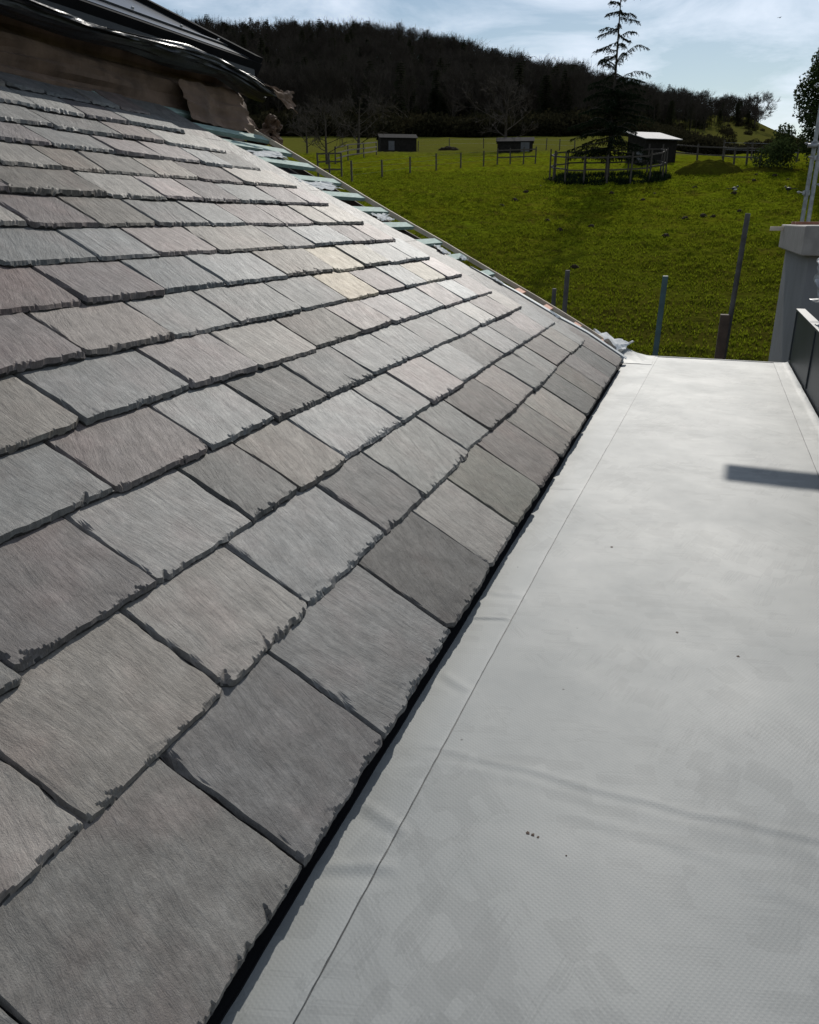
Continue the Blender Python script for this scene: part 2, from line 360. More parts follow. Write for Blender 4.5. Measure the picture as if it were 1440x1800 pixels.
M['brick'] = simple('red_brick', (0.30, 0.13, 0.08), 0.85, var=0.3, scale=18, bump=0.002)
M['panel'] = simple('dark_grey_cladding', (0.045, 0.052, 0.057), 0.45, var=0.15, scale=3)
M['board'] = simple('scaffold_board_wood', (0.33, 0.24, 0.15), 0.8, var=0.25, scale=6)
M['shed_dark'] = simple('tarred_boards', (0.018, 0.016, 0.014), 0.8, spec=0.05, var=0.3, scale=5)
M['shed_roof'] = simple('corrugated_roof', (0.22, 0.22, 0.23), 0.75, var=0.15, scale=4)
M['shed_roof_dark'] = simple('dark_shed_roof', (0.03, 0.028, 0.027), 0.95, var=0.2, scale=4, spec=0.05)
M['shed_door'] = simple('pale_shed_board', (0.08, 0.08, 0.085), 0.7, var=0.2, scale=3)
M['bark'] = simple('bark', (0.060, 0.050, 0.042), 0.9, spec=0.05, var=0.3, scale=4)
M['bark_far'] = simple('woodland_bark', (0.042, 0.035, 0.027), 0.9, spec=0.05, var=0.35, scale=0.5)
M['needles'] = leafy('cedar_needles', (0.012, 0.020, 0.010), 0.2)
M['far_needles'] = leafy('woodland_needles', (0.026, 0.030, 0.016), 0.25)
M['bush_leaf'] = leafy('evergreen_leaf', (0.035, 0.050, 0.018), 0.3)
M['hedge_leaf'] = leafy('hedge_twigs', (0.026, 0.024, 0.013), 0.25)
M['grass_blade'] = leafy('grass_blades', (0.135, 0.160, 0.010), 0.45, 0.45)
M['earth'] = simple('dark_earth', (0.022, 0.016, 0.010), 0.95, spec=0.05, var=0.4, scale=2, bump=0.03, bscale=4)
M['black_feather'] = simple('black_feathers', (0.012, 0.012, 0.014), 0.5)
M['white_feather'] = simple('white_feathers', (0.7, 0.7, 0.68), 0.7)
M['drape'] = simple('grey_plastic_drape', (0.30, 0.31, 0.31), 0.45, var=0.2, scale=6, bump=0.004, bscale=12)

# ------------------------------------------------------------------ slate roof slope
TH = R_(32.0)
P0 = np.array([-0.5076, 0.0, -1.0])
VU = np.array([0.0, 1.0, 0.0]); VV = np.array([-math.cos(TH), 0.0, math.sin(TH)]); VN = np.array([math.sin(TH), 0.0, math.cos(TH)])
def RP(u, v, h=0.0):
    return P0 + VU * u + VV * v + VN * h
ROOF_L = Matrix(((0, VV[0], VN[0]), (1, VV[1], VN[1]), (0, VV[2], VN[2])))

COURSE_V = [0.0, 0.304, 0.557, 0.794, 1.008, 1.221, 1.438, 1.650, 1.845, 2.048, 2.239, 2.417, 2.589, 2.755, 2.928, 3.10]
COURSE_U = [
 [0.07, 0.48, 0.90, 1.26, 1.74, 2.16, 2.52, 2.96, 3.44, 3.81, 4.27, 4.69, 5.05, 5.42, 5.86, 6.25],
 [0.27, 0.72, 1.10, 1.46, 1.94, 2.29, 2.82, 3.16, 3.66, 4.07, 4.49, 4.81, 5.34, 5.73, 6.02],
 [0.02, 0.44, 0.84, 1.21, 1.59, 1.85, 2.16, 2.67, 3.02, 3.47, 3.88, 4.31, 4.68, 5.08, 5.55, 5.92],
 [0.20, 0.61, 0.99, 1.36, 1.74, 2.10, 2.47, 2.89, 3.30, 3.67, 4.09, 4.57, 4.90, 5.35, 5.69],
 [0.33, 0.72, 1.12, 1.49, 1.94, 2.32, 2.77, 3.22, 3.60, 3.98, 4.42, 4.81, 5.15, 5.54],
 [0.18, 0.52, 0.92, 1.32, 1.73, 2.13, 2.52, 3.02, 3.48, 3.89, 4.27, 4.65, 5.05, 5.38],
 [0.36, 0.78, 1.15, 1.53, 1.96, 2.36, 2.74, 3.24, 3.76, 4.13, 4.52, 4.91, 5.26],
 [0.55, 0.95, 1.32, 1.85, 2.26, 2.59, 2.99, 3.57, 3.90, 4.39, 4.73, 5.09],
 [0.70, 1.08, 1.43, 1.79, 2.15, 2.48, 2.83, 3.21, 3.51, 3.88, 4.25, 4.55, 4.94],
 [0.86, 1.20, 1.54, 1.90, 2.27, 2.76, 3.13, 3.43, 3.76, 4.18, 4.53, 4.81],
 [1.02, 1.40, 1.71, 2.06, 2.41, 2.72, 2.97, 3.33, 3.66, 4.08, 4.72],
 [1.15, 1.48, 1.80, 2.15, 2.50, 2.85, 3.24, 3.59, 3.93, 4.22, 4.54],
 [1.31, 1.66, 2.00, 2.36, 2.70, 3.04, 3.48, 3.84, 4.41],
 [1.49, 1.81, 2.13, 2.46, 2.81, 3.11, 3.41, 3.73, 4.21],
 [1.60, 1.92, 2.24, 2.55, 2.82, 3.12, 3.34, 3.64, 3.87, 4.13]]
# edge of the slating towards the hip, and the hip itself: (v, u)
H2V = [-0.1, 0.041, 0.338, 0.459, 0.575, 0.737, 0.937, 1.1, 1.262, 1.427, 1.55, 1.679, 1.797, 1.983, 2.134, 2.277, 2.42, 2.572, 2.7, 2.85, 3.074, 3.4, 3.8]
H2U = [6.44, 6.432, 6.4, 6.33, 6.24, 6.17, 6.08, 5.97, 5.86, 5.76, 5.64, 5.5, 5.4, 5.29, 5.156, 5.03, 4.93, 4.82, 4.74, 4.6, 4.485, 4.2, 3.8]
HPV = [-0.10, 0.10, 0.401, 0.711, 0.95, 1.212, 1.46, 1.643, 1.857, 2.049, 2.201, 2.409, 2.598, 2.721, 2.917, 3.2, 3.6]
HPU = [6.62, 6.60, 6.55, 6.45, 6.335, 6.202, 6.085, 6.01, 5.87, 5.775, 5.705, 5.634, 5.55, 5.50, 5.41, 5.30, 5.15]
def h2(v): return np.interp(v, H2V, H2U)
def hp(v): return np.interp(v, HPV, HPU)

roof = thing('slate_roof', 'half finished slope of grey riven slates rising left of the pale flat roof', 'slate roof', tuple(P0))
RI = Matrix.Translation(-Vector(P0))

def flake_profile(L, big, r):
    """sawtooth of chipped flakes along an edge: returns function s -> (width, depth factor)"""
    xs = [0.0]; a = []; b = []; d = []
    while xs[-1] < L:
        p = r.uniform(0.007, 0.026) * (1.6 if r.random() < 0.15 else 1)
        xs.append(xs[-1] + p)
        w = r.uniform(0.25, 1.0) ** 1.5 * big * (2.0 if r.random() < 0.10 else 1) * (0.15 if r.random() < 0.22 else 1)
        a.append(w); b.append(w * r.uniform(0.0, 0.25)); d.append(r.uniform(0.45, 1.0))
    xs = np.array(xs); a = np.array(a); b = np.array(b); d = np.array(d)
    flip = r.random() < 0.5; skew = r.uniform(0.1, 0.7) * (-1 if flip else 1)
    def f(s, d_=0.0):
        s = s + np.minimum(d_, 0.04) * skew
        i = np.clip(np.searchsorted(xs, s, side='right') - 1, 0, len(a) - 1)
        t = np.clip((s - xs[i]) / (xs[i + 1] - xs[i]), 0, 1)
        if flip: t = 1 - t
        return a[i] + (b[i] - a[i]) * t, d[i]
    return f

slate_count = 0
def make_slate(k, u0, u1, last):
    global slate_count
    r = np.random.default_rng(1000 * k + int(u0 * 100) + 5)
    v0 = COURSE_V[k]; g = COURSE_V[k + 1] - v0
    vb = v0 + r.normal(0, 0.0035) * (1 if k else 0.6)
    L = 2.0 * g + 0.06 if k < 13 else (3.19 - v0)
    if k == 0: L = 0.66
    t = r.uniform(0.013, 0.020) * (1.25 if r.random() < 0.15 else 1)
    if k == 0: t *= 0.85
    w = u1 - u0
    cx, cy = u0 + w / 2, v0 + g / 2
    c = RP(cx, cy)
    dist = float(np.linalg.norm(c))
    fs = min(max(dist / 1.15, 1.0), 6.0)
    step = 0.0032 * fs
    gap = r.uniform(0.003, 0.008)
    gl, gr_ = gap / 2, gap / 2
    na = max(10, int(w / step))
    # v rows: dense near the tail, medium over the exposed part, sparse under the next course
    dense = 0.036
    e1 = np.linspace(0, dense, max(5, int(dense / (step * 0.9))))
    e2 = np.linspace(dense, min(g + 0.03, L - 0.02), max(5, int((g - dense) / (0.010 * fs))))[1:]
    e3 = np.linspace(min(g + 0.03, L - 0.02), L, 3 if not last else 8)[1:]
    bs = np.concatenate([e1, e2, e3])
    # columns: cosine-packed a little towards the sides
    q = np.linspace(0, 1, na)
    edge = 0.012 / w
    xa = np.concatenate([np.linspace(0, edge, max(3, int(5 / fs)), endpoint=False), np.linspace(edge, 1 - edge, na), np.linspace(1 - edge, 1, max(3, int(5 / fs)))[1:]])
    A, B = np.meshgrid(xa, bs)
    amp = 0.0045 if fs < 3 else 0.004
    so = int(r.integers(0, 9999))
    jl = fbm(B * 22, B * 0 + 3.3, so, 3) * amp + r.normal(0, 0.0025) * (B / L - 0.3)
    jr = fbm(B * 22, B * 0 + 9.1, so + 5, 3) * amp + r.normal(0, 0.0025) * (B / L - 0.3)
    jb = fbm(A * w * 26, A * 0 + 1.7, so + 9, 4) * 0.0055 + r.normal(0, 0.004) * (A - 0.5)
    # knocked-off bottom corners
    for side in (0, 1):
        if r.random() < 0.55:
            cw = r.uniform(0.008, 0.032)
            da = (A if side == 0 else 1 - A) * w
            jb = jb + np.clip(1 - da / cw, 0, 1) * cw * r.uniform(0.3, 0.9)
    x = gl + jl + (w - gl - gr_ + jr - jl) * A
    y = B + jb * np.clip(1 - B / (L * 0.5), 0, 1)
    # raked cut along the hip
    if last or (u1 > h2(v0 + L) - 0.02):
        lim = h2(vb + y) - u0 - 0.004 + fbm(B * 18, B * 0 + 2, so + 31, 3) * 0.004
        lim = np.maximum(lim, 0.03)
        mx = x[:, -1:]
        x = np.where(mx > lim[:, :1], x * (lim[:, :1] / np.maximum(mx, 1e-4)), x)
    dl = x - x[:, :1]; dr = x[:, -1:] - x; db = B
    big = 0.019 * r.uniform(0.7, 1.5)
    fb = flake_profile(w + 0.02, big, r); fl = flake_profile(L + 0.02, 0.012 * r.uniform(0.5, 1.8), r); fr = flake_profile(L + 0.02, 0.005 * r.uniform(0.5, 1.5), r)
    wb, pb = fb(x, db); wl_, pl_ = fl(y, dl); wr, pr = fr(y, dr)
    wb = wb * (0.75 + 0.6 * fbm(x * 14, x * 0, so + 44, 2)) + 0.001
    wl_ = wl_ * (0.5 + 1.1 * np.clip(fbm(y * 9, y * 0, so + 48, 2) + 0.35, 0, 1.4)) + 0.0008
    drop = np.zeros_like(x)
    for d_, w_, p_ in ((db, wb, pb), (dl, wl_, pl_), (dr, wr, pr * 0.5)):
        q_ = np.clip(1 - d_ / w_, 0, 1); drop = np.maximum(drop, t * 0.95 * p_ * np.where(q_ > 0, 0.16 + 0.84 * q_, 0.0))
    # shallow delaminated flakes: stepped terraces running in from the tail or side
    for _ in range(int(r.integers(1, 4))):
        ca = r.uniform(0, w); ra = r.uniform(0.015, 0.06); rb = r.uniform(0.012, 0.05); cb = r.uniform(-0.01, 0.012)
        if r.random() < 0.3: ca = 0 if r.random() < 0.6 else w; cb = r.uniform(0, g); ra, rb = 0.018, r.uniform(0.03, 0.08)
        dd = ((x - ca) / ra) ** 2 + ((y - cb) / rb) ** 2 + 0.5 * fbm(x * 40, y * 40, so + 70, 3)
        drop = np.maximum(drop, r.uniform(0.0005, 0.0014) * np.clip((1 - dd) * 3.0, 0, 1))
    und = fbm(x * 5, y * 3.5, so + 91, 3) * 0.0022 + fbm(x * 30, y * 7, so + 95, 3) * 0.0007
    lift = r.normal(0, 0.0012)
    h = t * (1 - y / g) + und + lift - drop + (A - 0.5) * r.normal(0, 0.0022)
    if k == 0: h = h + 0.001
    top = np.stack([x, y, h], -1)
    ny, nx = x.shape
    th_ = t * 0.95
    bot_h = t * (1 - y / g) + lift - th_
    # ring
    idx = np.arange(nx * ny).reshape(ny, nx)
    ring = np.concatenate([idx[0, :], idx[1:, -1], idx[-1, -2::-1], idx[-2:0:-1, 0]])
    Vt = top.reshape(-1, 3)
    low = Vt[ring].copy(); low[:, 2] = np.minimum(bot_h.ravel()[ring], low[:, 2] - 0.0006)
    mid = Vt[ring].copy(); mid[:, 2] = (mid[:, 2] + low[:, 2]) / 2 
    # the broken edge bulges a little at mid height
    ctr = np.array([w / 2, L / 2]); dirv = mid[:, :2] - ctr; dirv /= np.maximum(np.linalg.norm(dirv, axis=1, keepdims=True), 1e-5)
    mid[:, :2] += dirv * (r.uniform(-0.0006, 0.0016, (len(ring), 1)))
    mid[:, 2] += r.uniform(-0.001, 0.001, len(ring))
    V = np.concatenate([Vt, mid, low])
    n0 = nx * ny; nr = len(ring)
    F = np.stack([idx[:-1, :-1], idx[:-1, 1:], idx[1:, 1:], idx[1:, :-1]], -1).reshape(-1, 4)
    j = np.arange(nr); j2 = (j + 1) % nr
    S1 = np.stack([ring[j], n0 + j, n0 + j2, ring[j2]], -1)
    S2 = np.stack([n0 + j, n0 + nr + j, n0 + nr + j2, n0 + j2], -1)
    # to local frame: origin at the slate's tail centre
    V2 = np.stack([V[:, 0] - w / 2, V[:, 1], V[:, 2]], -1)
    bottom = np.array([[n0 + nr + i for i in range(nr)][::-1]], dtype=np.int32)
    o = obj_np('slate', V2, [F, S1, S2, bottom], M['slate'], roof)
    o.data.materials.append(M['slate_edge_shade'])
    dq = (drop[:-1, :-1] + drop[1:, 1:] + drop[1:, :-1] + drop[:-1, 1:]).ravel() / 4
    mi = np.concatenate([(dq > 0.66 * t).astype(np.int32), np.ones(len(S1) + len(S2) + 1, np.int32)])
    if len(mi) == len(o.data.polygons): o.data.polygons.foreach_set('material_index', mi)
    o.matrix_local = Matrix.Translation(Vector(RP(u0 + w / 2, vb)) - Vector(P0)) @ ROOF_L.to_4x4()
    # tone of this slate
    b = float(np.clip(r.normal(1.0, 0.13), 0.72, 1.30)); wrm = r.normal(0.018, 0.030)
    kd = r.random(); tn = (0.975, 1.0, 1.01) if kd < 0.45 else ((1.065, 0.985, 0.985) if kd < 0.78 else (1.06, 1.015, 0.955))
    if k <= 2 and u0 < 2.0: tn = tuple(1 + (q_ - 1) * 0.6 for q_ in tn)
    if k >= 5: tn = tuple(1 + (q_ - 1) * 1.4 for q_ in tn)
    colr = [b * (1 + wrm * 0.5) * tn[0], b * tn[1], b * (1 - wrm * 0.5) * tn[2]]
    key = (k, round((u0 + u1) / 2, 1))
    for kk, uu, cc in SPECIAL:
        if kk == k and u0 < uu < u1: colr = cc
    if (k <= 1 and u0 > 2.2): colr = [colr[0] * 0.86, colr[1] * 0.85, colr[2] * 0.81]
    if k == 0 and u0 > 4.2: colr = [q_ * 0.9 for q_ in colr]
    o.color = (colr[0], colr[1], colr[2], 1)
    slate_count += 1

# slates that stand out by colour in the slope: (course, u, tint)
SPECIAL = [(6, 3.95, (1.25, 1.12, 0.86)), (5, 3.68, (1.3, 1.13, 0.84)), (5, 4.85, (1.22, 1.12, 0.94)), (6, 4.35, (1.15, 1.1, 0.98)),
           (6, 1.75, (0.92, 0.78, 0.76)), (5, 1.50, (0.98, 0.88, 0.87)), (5, 1.95, (1.08, 0.98, 0.92)), (3, 2.25, (0.74, 0.73, 0.71)),
           (1, 2.10, (0.78, 0.77, 0.76)), (0, 1.95, (0.72, 0.70, 0.68)), (0, 1.10, (0.90, 0.88, 0.88)), (0, 1.5, (0.92, 0.92, 0.92)),
           (12, 4.1, (1.35, 1.33, 1.28)), (7, 3.7, (0.85, 0.83, 0.83)), (2, 4.9, (0.85, 0.84, 0.83)), (4, 1.1, (0.95, 0.9, 0.93)), (5, 1.1, (0.92, 0.95, 0.92)),
           (0, 2.75, (0.95, 0.95, 0.86))]
for k in range(15):
    us = COURSE_U[k]
    for i in range(len(us) - 1):
        make_slate(k, us[i], us[i + 1], i == len(us) - 2)

# pieces of slate that run on under the raked ends up to the cut line by the hip
for k in range(15):
    r = np.random.default_rng(500 + k)
    va, vb_ = COURSE_V[k] + (0.03 if k == 0 else 0.004), COURSE_V[min(k + 1, 15)] + 0.02
    ue = COURSE_U[k][-1] - 0.12
    n = 26
    vs = np.linspace(va, vb_, n)
    ca = np.linspace(0, 1, 12)
    A, B = np.meshgrid(ca, vs)
    x = ue + (h2(B) - ue + fbm(B * 14, B * 0, 60 + k, 3) * 0.010) * A
    hh = -0.0035 - (B - va) * 0.002 + fbm(x * 6, B * 4, k + 40, 3) * 0.0012 + 0.0004 * (k % 3)
    top = np.stack([x - ue, B - va, hh], -1).reshape(-1, 3)
    idx = np.arange(n * 12).reshape(n, 12)
    F = np.stack([idx[:-1, :-1], idx[:-1, 1:], idx[1:, 1:], idx[1:, :-1]], -1).reshape(-1, 4)
    ring = np.concatenate([idx[0, :], idx[1:, -1], idx[-1, -2::-1], idx[-2:0:-1, 0]])
    low = top[ring].copy(); low[:, 2] -= 0.009
    nr = len(ring); j = np.arange(nr); j2 = (j + 1) % nr
    S = np.stack([ring[j], n * 12 + j, n * 12 + j2, ring[j2]], -1)
    o = obj_np('end_slate', np.concatenate([top, low]), [F, S], M['slate'], roof)
    o.matrix_local = Matrix.Translation(Vector(RP(ue, va)) - Vector(P0)) @ ROOF_L.to_4x4()
    b = r.normal(1.03, 0.04); o.color = (b, b * 0.99, b * 0.97, 1)

def roof_mb(): return MB()
def rbox(mb, u0, u1, v0, v1, h0, h1):
    """box in the roof's own u, v, height frame"""
    vs = []
    for h in (h0, h1):
        for (u, v) in ((u0, v0), (u1, v0), (u1, v1), (u0, v1)):
            vs.append(tuple(RP(u, v, h) - P0))
    mb.add(vs, [(0, 3, 2, 1), (4, 5, 6, 7), (0, 1, 5, 4), (1, 2, 6, 5), (2, 3, 7, 6), (3, 0, 4, 7)])
def rquad(mb, pts, h0, h1):
    """prism over a 4-point outline (u, v)"""
    vs = [tuple(RP(u, v, h0) - P0) for u, v in pts] + [tuple(RP(u, v, h1) - P0) for u, v in pts]
    mb.add(vs, [(0, 3, 2, 1), (4, 5, 6, 7), (0, 1, 5, 4), (1, 2, 6, 5), (2, 3, 7, 6), (3, 0, 4, 7)])

# black underlay below everything (sags between the rafters)
n = 80
vv = np.linspace(-0.03, 3.3, n); ca = np.linspace(0, 1, 90)
A, B = np.meshgrid(ca, vv)
x = -0.3 + (hp(B) - 0.02 + 0.3) * A
hh = -0.085 - 0.02 * np.abs(np.sin(x * math.pi / 0.6)) + fbm(x * 6, B * 6, 3, 3) * 0.006
pts = P0[None, None] + VU * x[..., None] + VV * B[..., None] + VN * hh[..., None] - P0
idx = np.arange(n * 90).reshape(n, 90)
obj_np('underlay', pts.reshape(-1, 3), np.stack([idx[:-1, :-1], idx[:-1, 1:], idx[1:, 1:], idx[1:, :-1]], -1).reshape(-1, 4), M['matt_black'], roof)

# battens: lower ones salmon pink, upper ones treated green
BV = [0.20, 0.45, 0.711, 0.95, 1.212, 1.44, 1.643, 1.857, 2.049, 2.225, 2.409, 2.598, 2.77, 2.93, 3.09]
for i, v in enumerate(BV):
    mb = MB()
    m = M['pink_batten'] if i < 4 else M['green_batten']
    u0 = h2(v) - 1.2
    rquad(mb, [(u0, v - 0.030), (hp(v - 0.03) + 0.004, v - 0.030), (hp(v + 0.03) + 0.004, v + 0.030), (u0, v + 0.030)], -0.032, -0.006)
    mb.build('batten', m, roof, bevel=0.0015)
# counter pieces between the battens near the hip
# hip rafter: thin pale timber edge, pinkish low down and greenish white higher up
mbs = {}
hv = np.linspace(0.22, 3.02, 15)
for i in range(len(hv) - 1):
    a, b = hv[i], hv[i + 1]
    mb = MB()
    rquad(mb, [(hp(a) - 0.020, a), (hp(a) + 0.004, a), (hp(b) + 0.004, b), (hp(b) - 0.020, b)], -0.19, -0.060)
    mbs.setdefault('hip', []).append(mb)
mb = MB()
for q in mbs['hip']: mb.add(q.v, q.f)
mb.build('hip_rafter', M['brown_post'], roof)  # dark timber colour paints the shade in the gaps by the hip
mb = MB()
for i in range(len(hv) - 1):
    a, b = hv[i], hv[i + 1]
    rquad(mb, [(hp(a) + 0.006, a), (hp(a) + 0.026, a), (hp(b) + 0.026, b), (hp(b) + 0.006, b)], -0.028, 0.004)
mb.build('hip_board', M['timber'], roof)
# common rafters under the underlay near the hip
for u in (4.9, 5.5, 6.1):
    mb = MB(); vtop = float(np.interp(u, HPU[::-1], HPV[::-1])) if u > 5.15 else 3.2
    rbox(mb, u - 0.022, u + 0.022, 0.0, max(vtop - 0.05, 0.3), -0.20, -0.112)
    mb.build('rafter', M['timber'], roof)
# smooth metal strip along the cut edge at the foot of the hip
n = 30; vs = np.linspace(-0.02, 1.30, n)
V = []
for v in vs:
    wob = float(fbm(np.array([v * 6]), np.array([0.0]), 5, 2)[0]) * 0.006
    for du, h in ((-0.030, 0.003), (-0.028, 0.0055), (0.052 + wob, 0.0045), (0.060 + wob, -0.006), (0.058 + wob, -0.010), (-0.030, 0.000)):
        taper = min(1.0, (1.36 - v) / 0.5)
        V.append(RP(h2(v) + du * taper, v, h) - P0)
F = []
for i in range(n - 1):
    for j in range(6):
        a = i * 6 + j; b = i * 6 + (j + 1) % 6
        F.append((a, b, b + 6, a + 6))
obj_np('soaker_strip', np.array(V), np.array(F), M['lead'], roof)

def crumple(name, pts_fn, nu, nv, mat, amp, fr, seed, parent=None, ragged=0.08, thick=0.0015, loc=None):
    """creased sheet: pts_fn(s, t) -> world point, displaced with folded noise and given a ragged rim"""
    r = np.random.default_rng(seed)
    S, T = np.meshgrid(np.linspace(0, 1, nu), np.linspace(0, 1, nv))
    S2 = S + ragged * fbm(T * 7, S * 2, seed, 3) * np.where(S > 0.5, 1, -1) * np.abs(S - 0.5) * 2
    T2 = T + ragged * fbm(S * 7, T * 2, seed + 3, 3) * np.where(T > 0.5, 1, -1) * np.abs(T - 0.5) * 2
    P = pts_fn(S2, T2)
    du = np.gradient(P, axis=1); dv = np.gradient(P, axis=0)
    N = np.cross(du, dv); N /= np.maximum(np.linalg.norm(N, axis=-1, keepdims=True), 1e-9)
    f = 1 - 2 * np.abs(fbm(S * fr + 0.5 * T * fr, T * fr, seed + 9, 2)); f2 = fbm(S * fr * 3, T * fr * 3, seed + 19, 3)
    P = P + N * ((f - 0.5) * amp + f2 * amp * 0.3)[..., None]
    V = P.reshape(-1, 3)
    if loc is not None: V = V - np.array(loc)
    idx = np.arange(nu * nv).reshape(nv, nu)
    F = np.stack([idx[:-1, :-1], idx[:-1, 1:], idx[1:, 1:], idx[1:, :-1]], -1).reshape(-1, 4)
    o = obj_np(name, V, F, mat, parent)
    if loc is not None: o.location = loc
    md = o.modifiers.new('thick', 'SOLIDIFY'); md.thickness = thick
    return o

# scraps of torn white membrane showing between the battens
for i, (v0, off, du, dv) in enumerate([(0.62, 0.02, 0.05, 0.06), (0.86, 0.02, 0.08, 0.06), (1.10, 0.03, 0.14, 0.06), (1.33, 0.02, 0.20, 0.08), (1.53, 0.05, 0.22, 0.07), (1.73, 0.02, 0.30, 0.10), (1.95, 0.10, 0.28, 0.05),
                                      (2.14, 0.02, 0.34, 0.08), (2.32, 0.02, 0.46, 0.06), (2.50, 0.00, 0.50, 0.06), (2.66, 0.10, 0.40, 0.05), (1.78, 0.25, 0.12, 0.05), (1.40, 0.18, 0.10, 0.04)][::2]):
    u0 = float(h2(v0)) + off
    base = RP(u0 - 0.06, v0, -0.004)
    def fn(S, T, base=base, du=du, dv=dv, i=i):
        return base + VU * (S * du)[..., None] + VV * ((T - 0.5) * dv * 1.4)[..., None] + VN * (0.006 + 0.008 * np.sin(S * 3 + i))[..., None]
    crumple('membrane_scrap', fn, 26, 12, M['white_membrane'], 0.007, 3.5, 40 + i, roof, 0.25, 0.001).location = -Vector(P0)

# walls and hidden end below the slope so that it stands as a building
bw = thing('house_wall', 'dark house wall below the eaves of the slate slope', 'wall', (-0.7, 3.0, -3.9))
mb = MB(); mb.box((-0.20, -4.0, 0.0), (0.03, 3.45, 2.78)); mb.build('wall', M['render_wall'], bw)
mb = MB(); mb.box((-3.6, 3.20, 0.0), (-0.205, 3.44, 2.74)); mb.build('end_wall', M['render_wall'], bw)
mb = MB(); mb.box((0.10, -4.0, 2.80), (0.125, 3.35, 2.885)); mb.build('fascia', M['black_felt'], bw)

# ------------------------------------------------------------------ flat roof
DZ = -1.060
flat = thing('flat_roof', 'pale grey coated flat roof running away beside the slate eaves', 'flat roof', (0.1, 3.0, DZ))
FO = np.array([0.1, 3.0, DZ])
def seam_l(y): return np.interp(y, [-1, 0.696, 1.633, 2.894, 4.189, 6.953], [-0.425, -0.421, -0.406, -0.381, -0.345, -0.276])
def seam_r(y): return np.interp(y, [-1, 3.8, 4.9, 6.0, 6.953], [0.56, 0.585, 0.592, 0.60, 0.607])
def deck_h(x, y):
    h = fbm(x * 2.2, y * 1.6, 11, 3) * 0.0022 + fbm(x * 9, y * 7, 15, 3) * 0.0006
    def ridge(cx, cy, ax, ay, half, amp, seed, wob=0.012):
        dx, dy = x - cx, y - cy
        L = math.hypot(ax, ay); ux, uy = ax / L, ay / L
        s = dx * ux + dy * uy; d = -dx * uy + dy * ux + wob * fbm(s * 6, s * 0, seed, 3)
        e = np.clip(1 - np.abs(s / L) ** 4, 0, 1)
        return amp * e * (np.exp(-(d / half) ** 2) - 0.55 * np.exp(-((d + half * 1.8) / (half * 1.1)) ** 2))
    h = h + ridge(0.10, 1.340, 0.62, -0.015, 0.012, 0.0009, 5)
    h = h + ridge(0.10, 1.300, 0.70, -0.02, 0.016, 0.0003, 9)
    h = h + ridge(0.05, 1.235, 0.20, -0.02, 0.014, 0.0004, 19)
    h = h + ridge(0.30, 1.17, 0.17, -0.04, 0.018, 0.0006, 29)
    h = h + ridge(-0.455, 0.985, 0.075, 0.028, 0.015, 0.0022, 33)
    h = h + ridge(-0.46, 1.12, 0.07, -0.03, 0.015, 0.0016, 43)
    h = h + ridge(-0.45, 2.13, 0.06, 0.012, 0.018, 0.0018, 47)
    h = h + ridge(-0.45, 1.62, 0.05, -0.03, 0.015, 0.0012, 49)
    h = h + ridge(-0.47, 1.96, 0.07, 0.02, 0.010, 0.0022, 37)
    h = h + ridge(-0.44, 3.2, 0.07, 0.02, 0.012, 0.0022, 39)
    return h
def sheet(name, xa, xb, ya, yb, nx, ny, z0, mat, edge=True):
    ny = ny * 2; tq = np.linspace(0, 1, ny); ys = ya + (yb - ya) * (0.45 * tq + 0.55 * tq ** 2.2)
    S, Y = np.meshgrid(np.linspace(0, 1, nx), ys)
    X0 = xa(Y); X1 = xb(Y); X = X0 + (X1 - X0) * S
    Z = deck_h(X, Y) + z0(X, Y, S)
    P = np.stack([X, Y, Z + DZ], -1).reshape(-1, 3) - FO
    idx = np.arange(nx * ny).reshape(ny, nx)
    F = np.stack([idx[:-1, :-1], idx[:-1, 1:], idx[1:, 1:], idx[1:, :-1]], -1).reshape(-1, 4)
    ring = np.concatenate([idx[0, :], idx[1:, -1], idx[-1, -2::-1], idx[-2:0:-1, 0]])
    low = P[ring].copy(); low[:, 2] -= 0.02
    nr = len(ring); j = np.arange(nr); j2 = (j + 1) % nr; n0 = len(P)
    Sd = np.stack([ring[j], n0 + j, n0 + j2, ring[j2]], -1)
    return obj_np(name, np.concatenate([P, low]), [F, Sd], mat, flat, smooth=False)
sheet('membrane', lambda y: y * 0 - 0.60, lambda y: y * 0 + 0.712, -0.6, 6.93, 170, 620, lambda x, y, s: 0 * x, M['deck'])
# edge flashing by the slates laps 3 mm over the main sheet and turns up under them
sheet('eaves_flashing', lambda y: y * 0 - 0.60, lambda y: seam_l(y) + 0.0006 * vnoise(y * 40, y * 0, 3), -0.6, 6.93, 40, 500,
      lambda x, y, s: 0.0030 + np.clip((-0.52 - x) / 0.08, 0, 1) ** 2 * 0.022 - np.exp(-((1 - s) * 40)) * 0.0006, M['deck_strip'])
sheet('side_flashing', lambda y: seam_r(y), lambda y: y * 0 + 0.709, -0.6, 6.93, 24, 400,
      lambda x, y, s: 0.0028 + np.clip((x - 0.665) / 0.044, 0, 1) ** 2 * 0.012 + np.abs(fbm(x * 12, y * 5, 77, 3)) * 0.005 * s, M['deck_strip'])
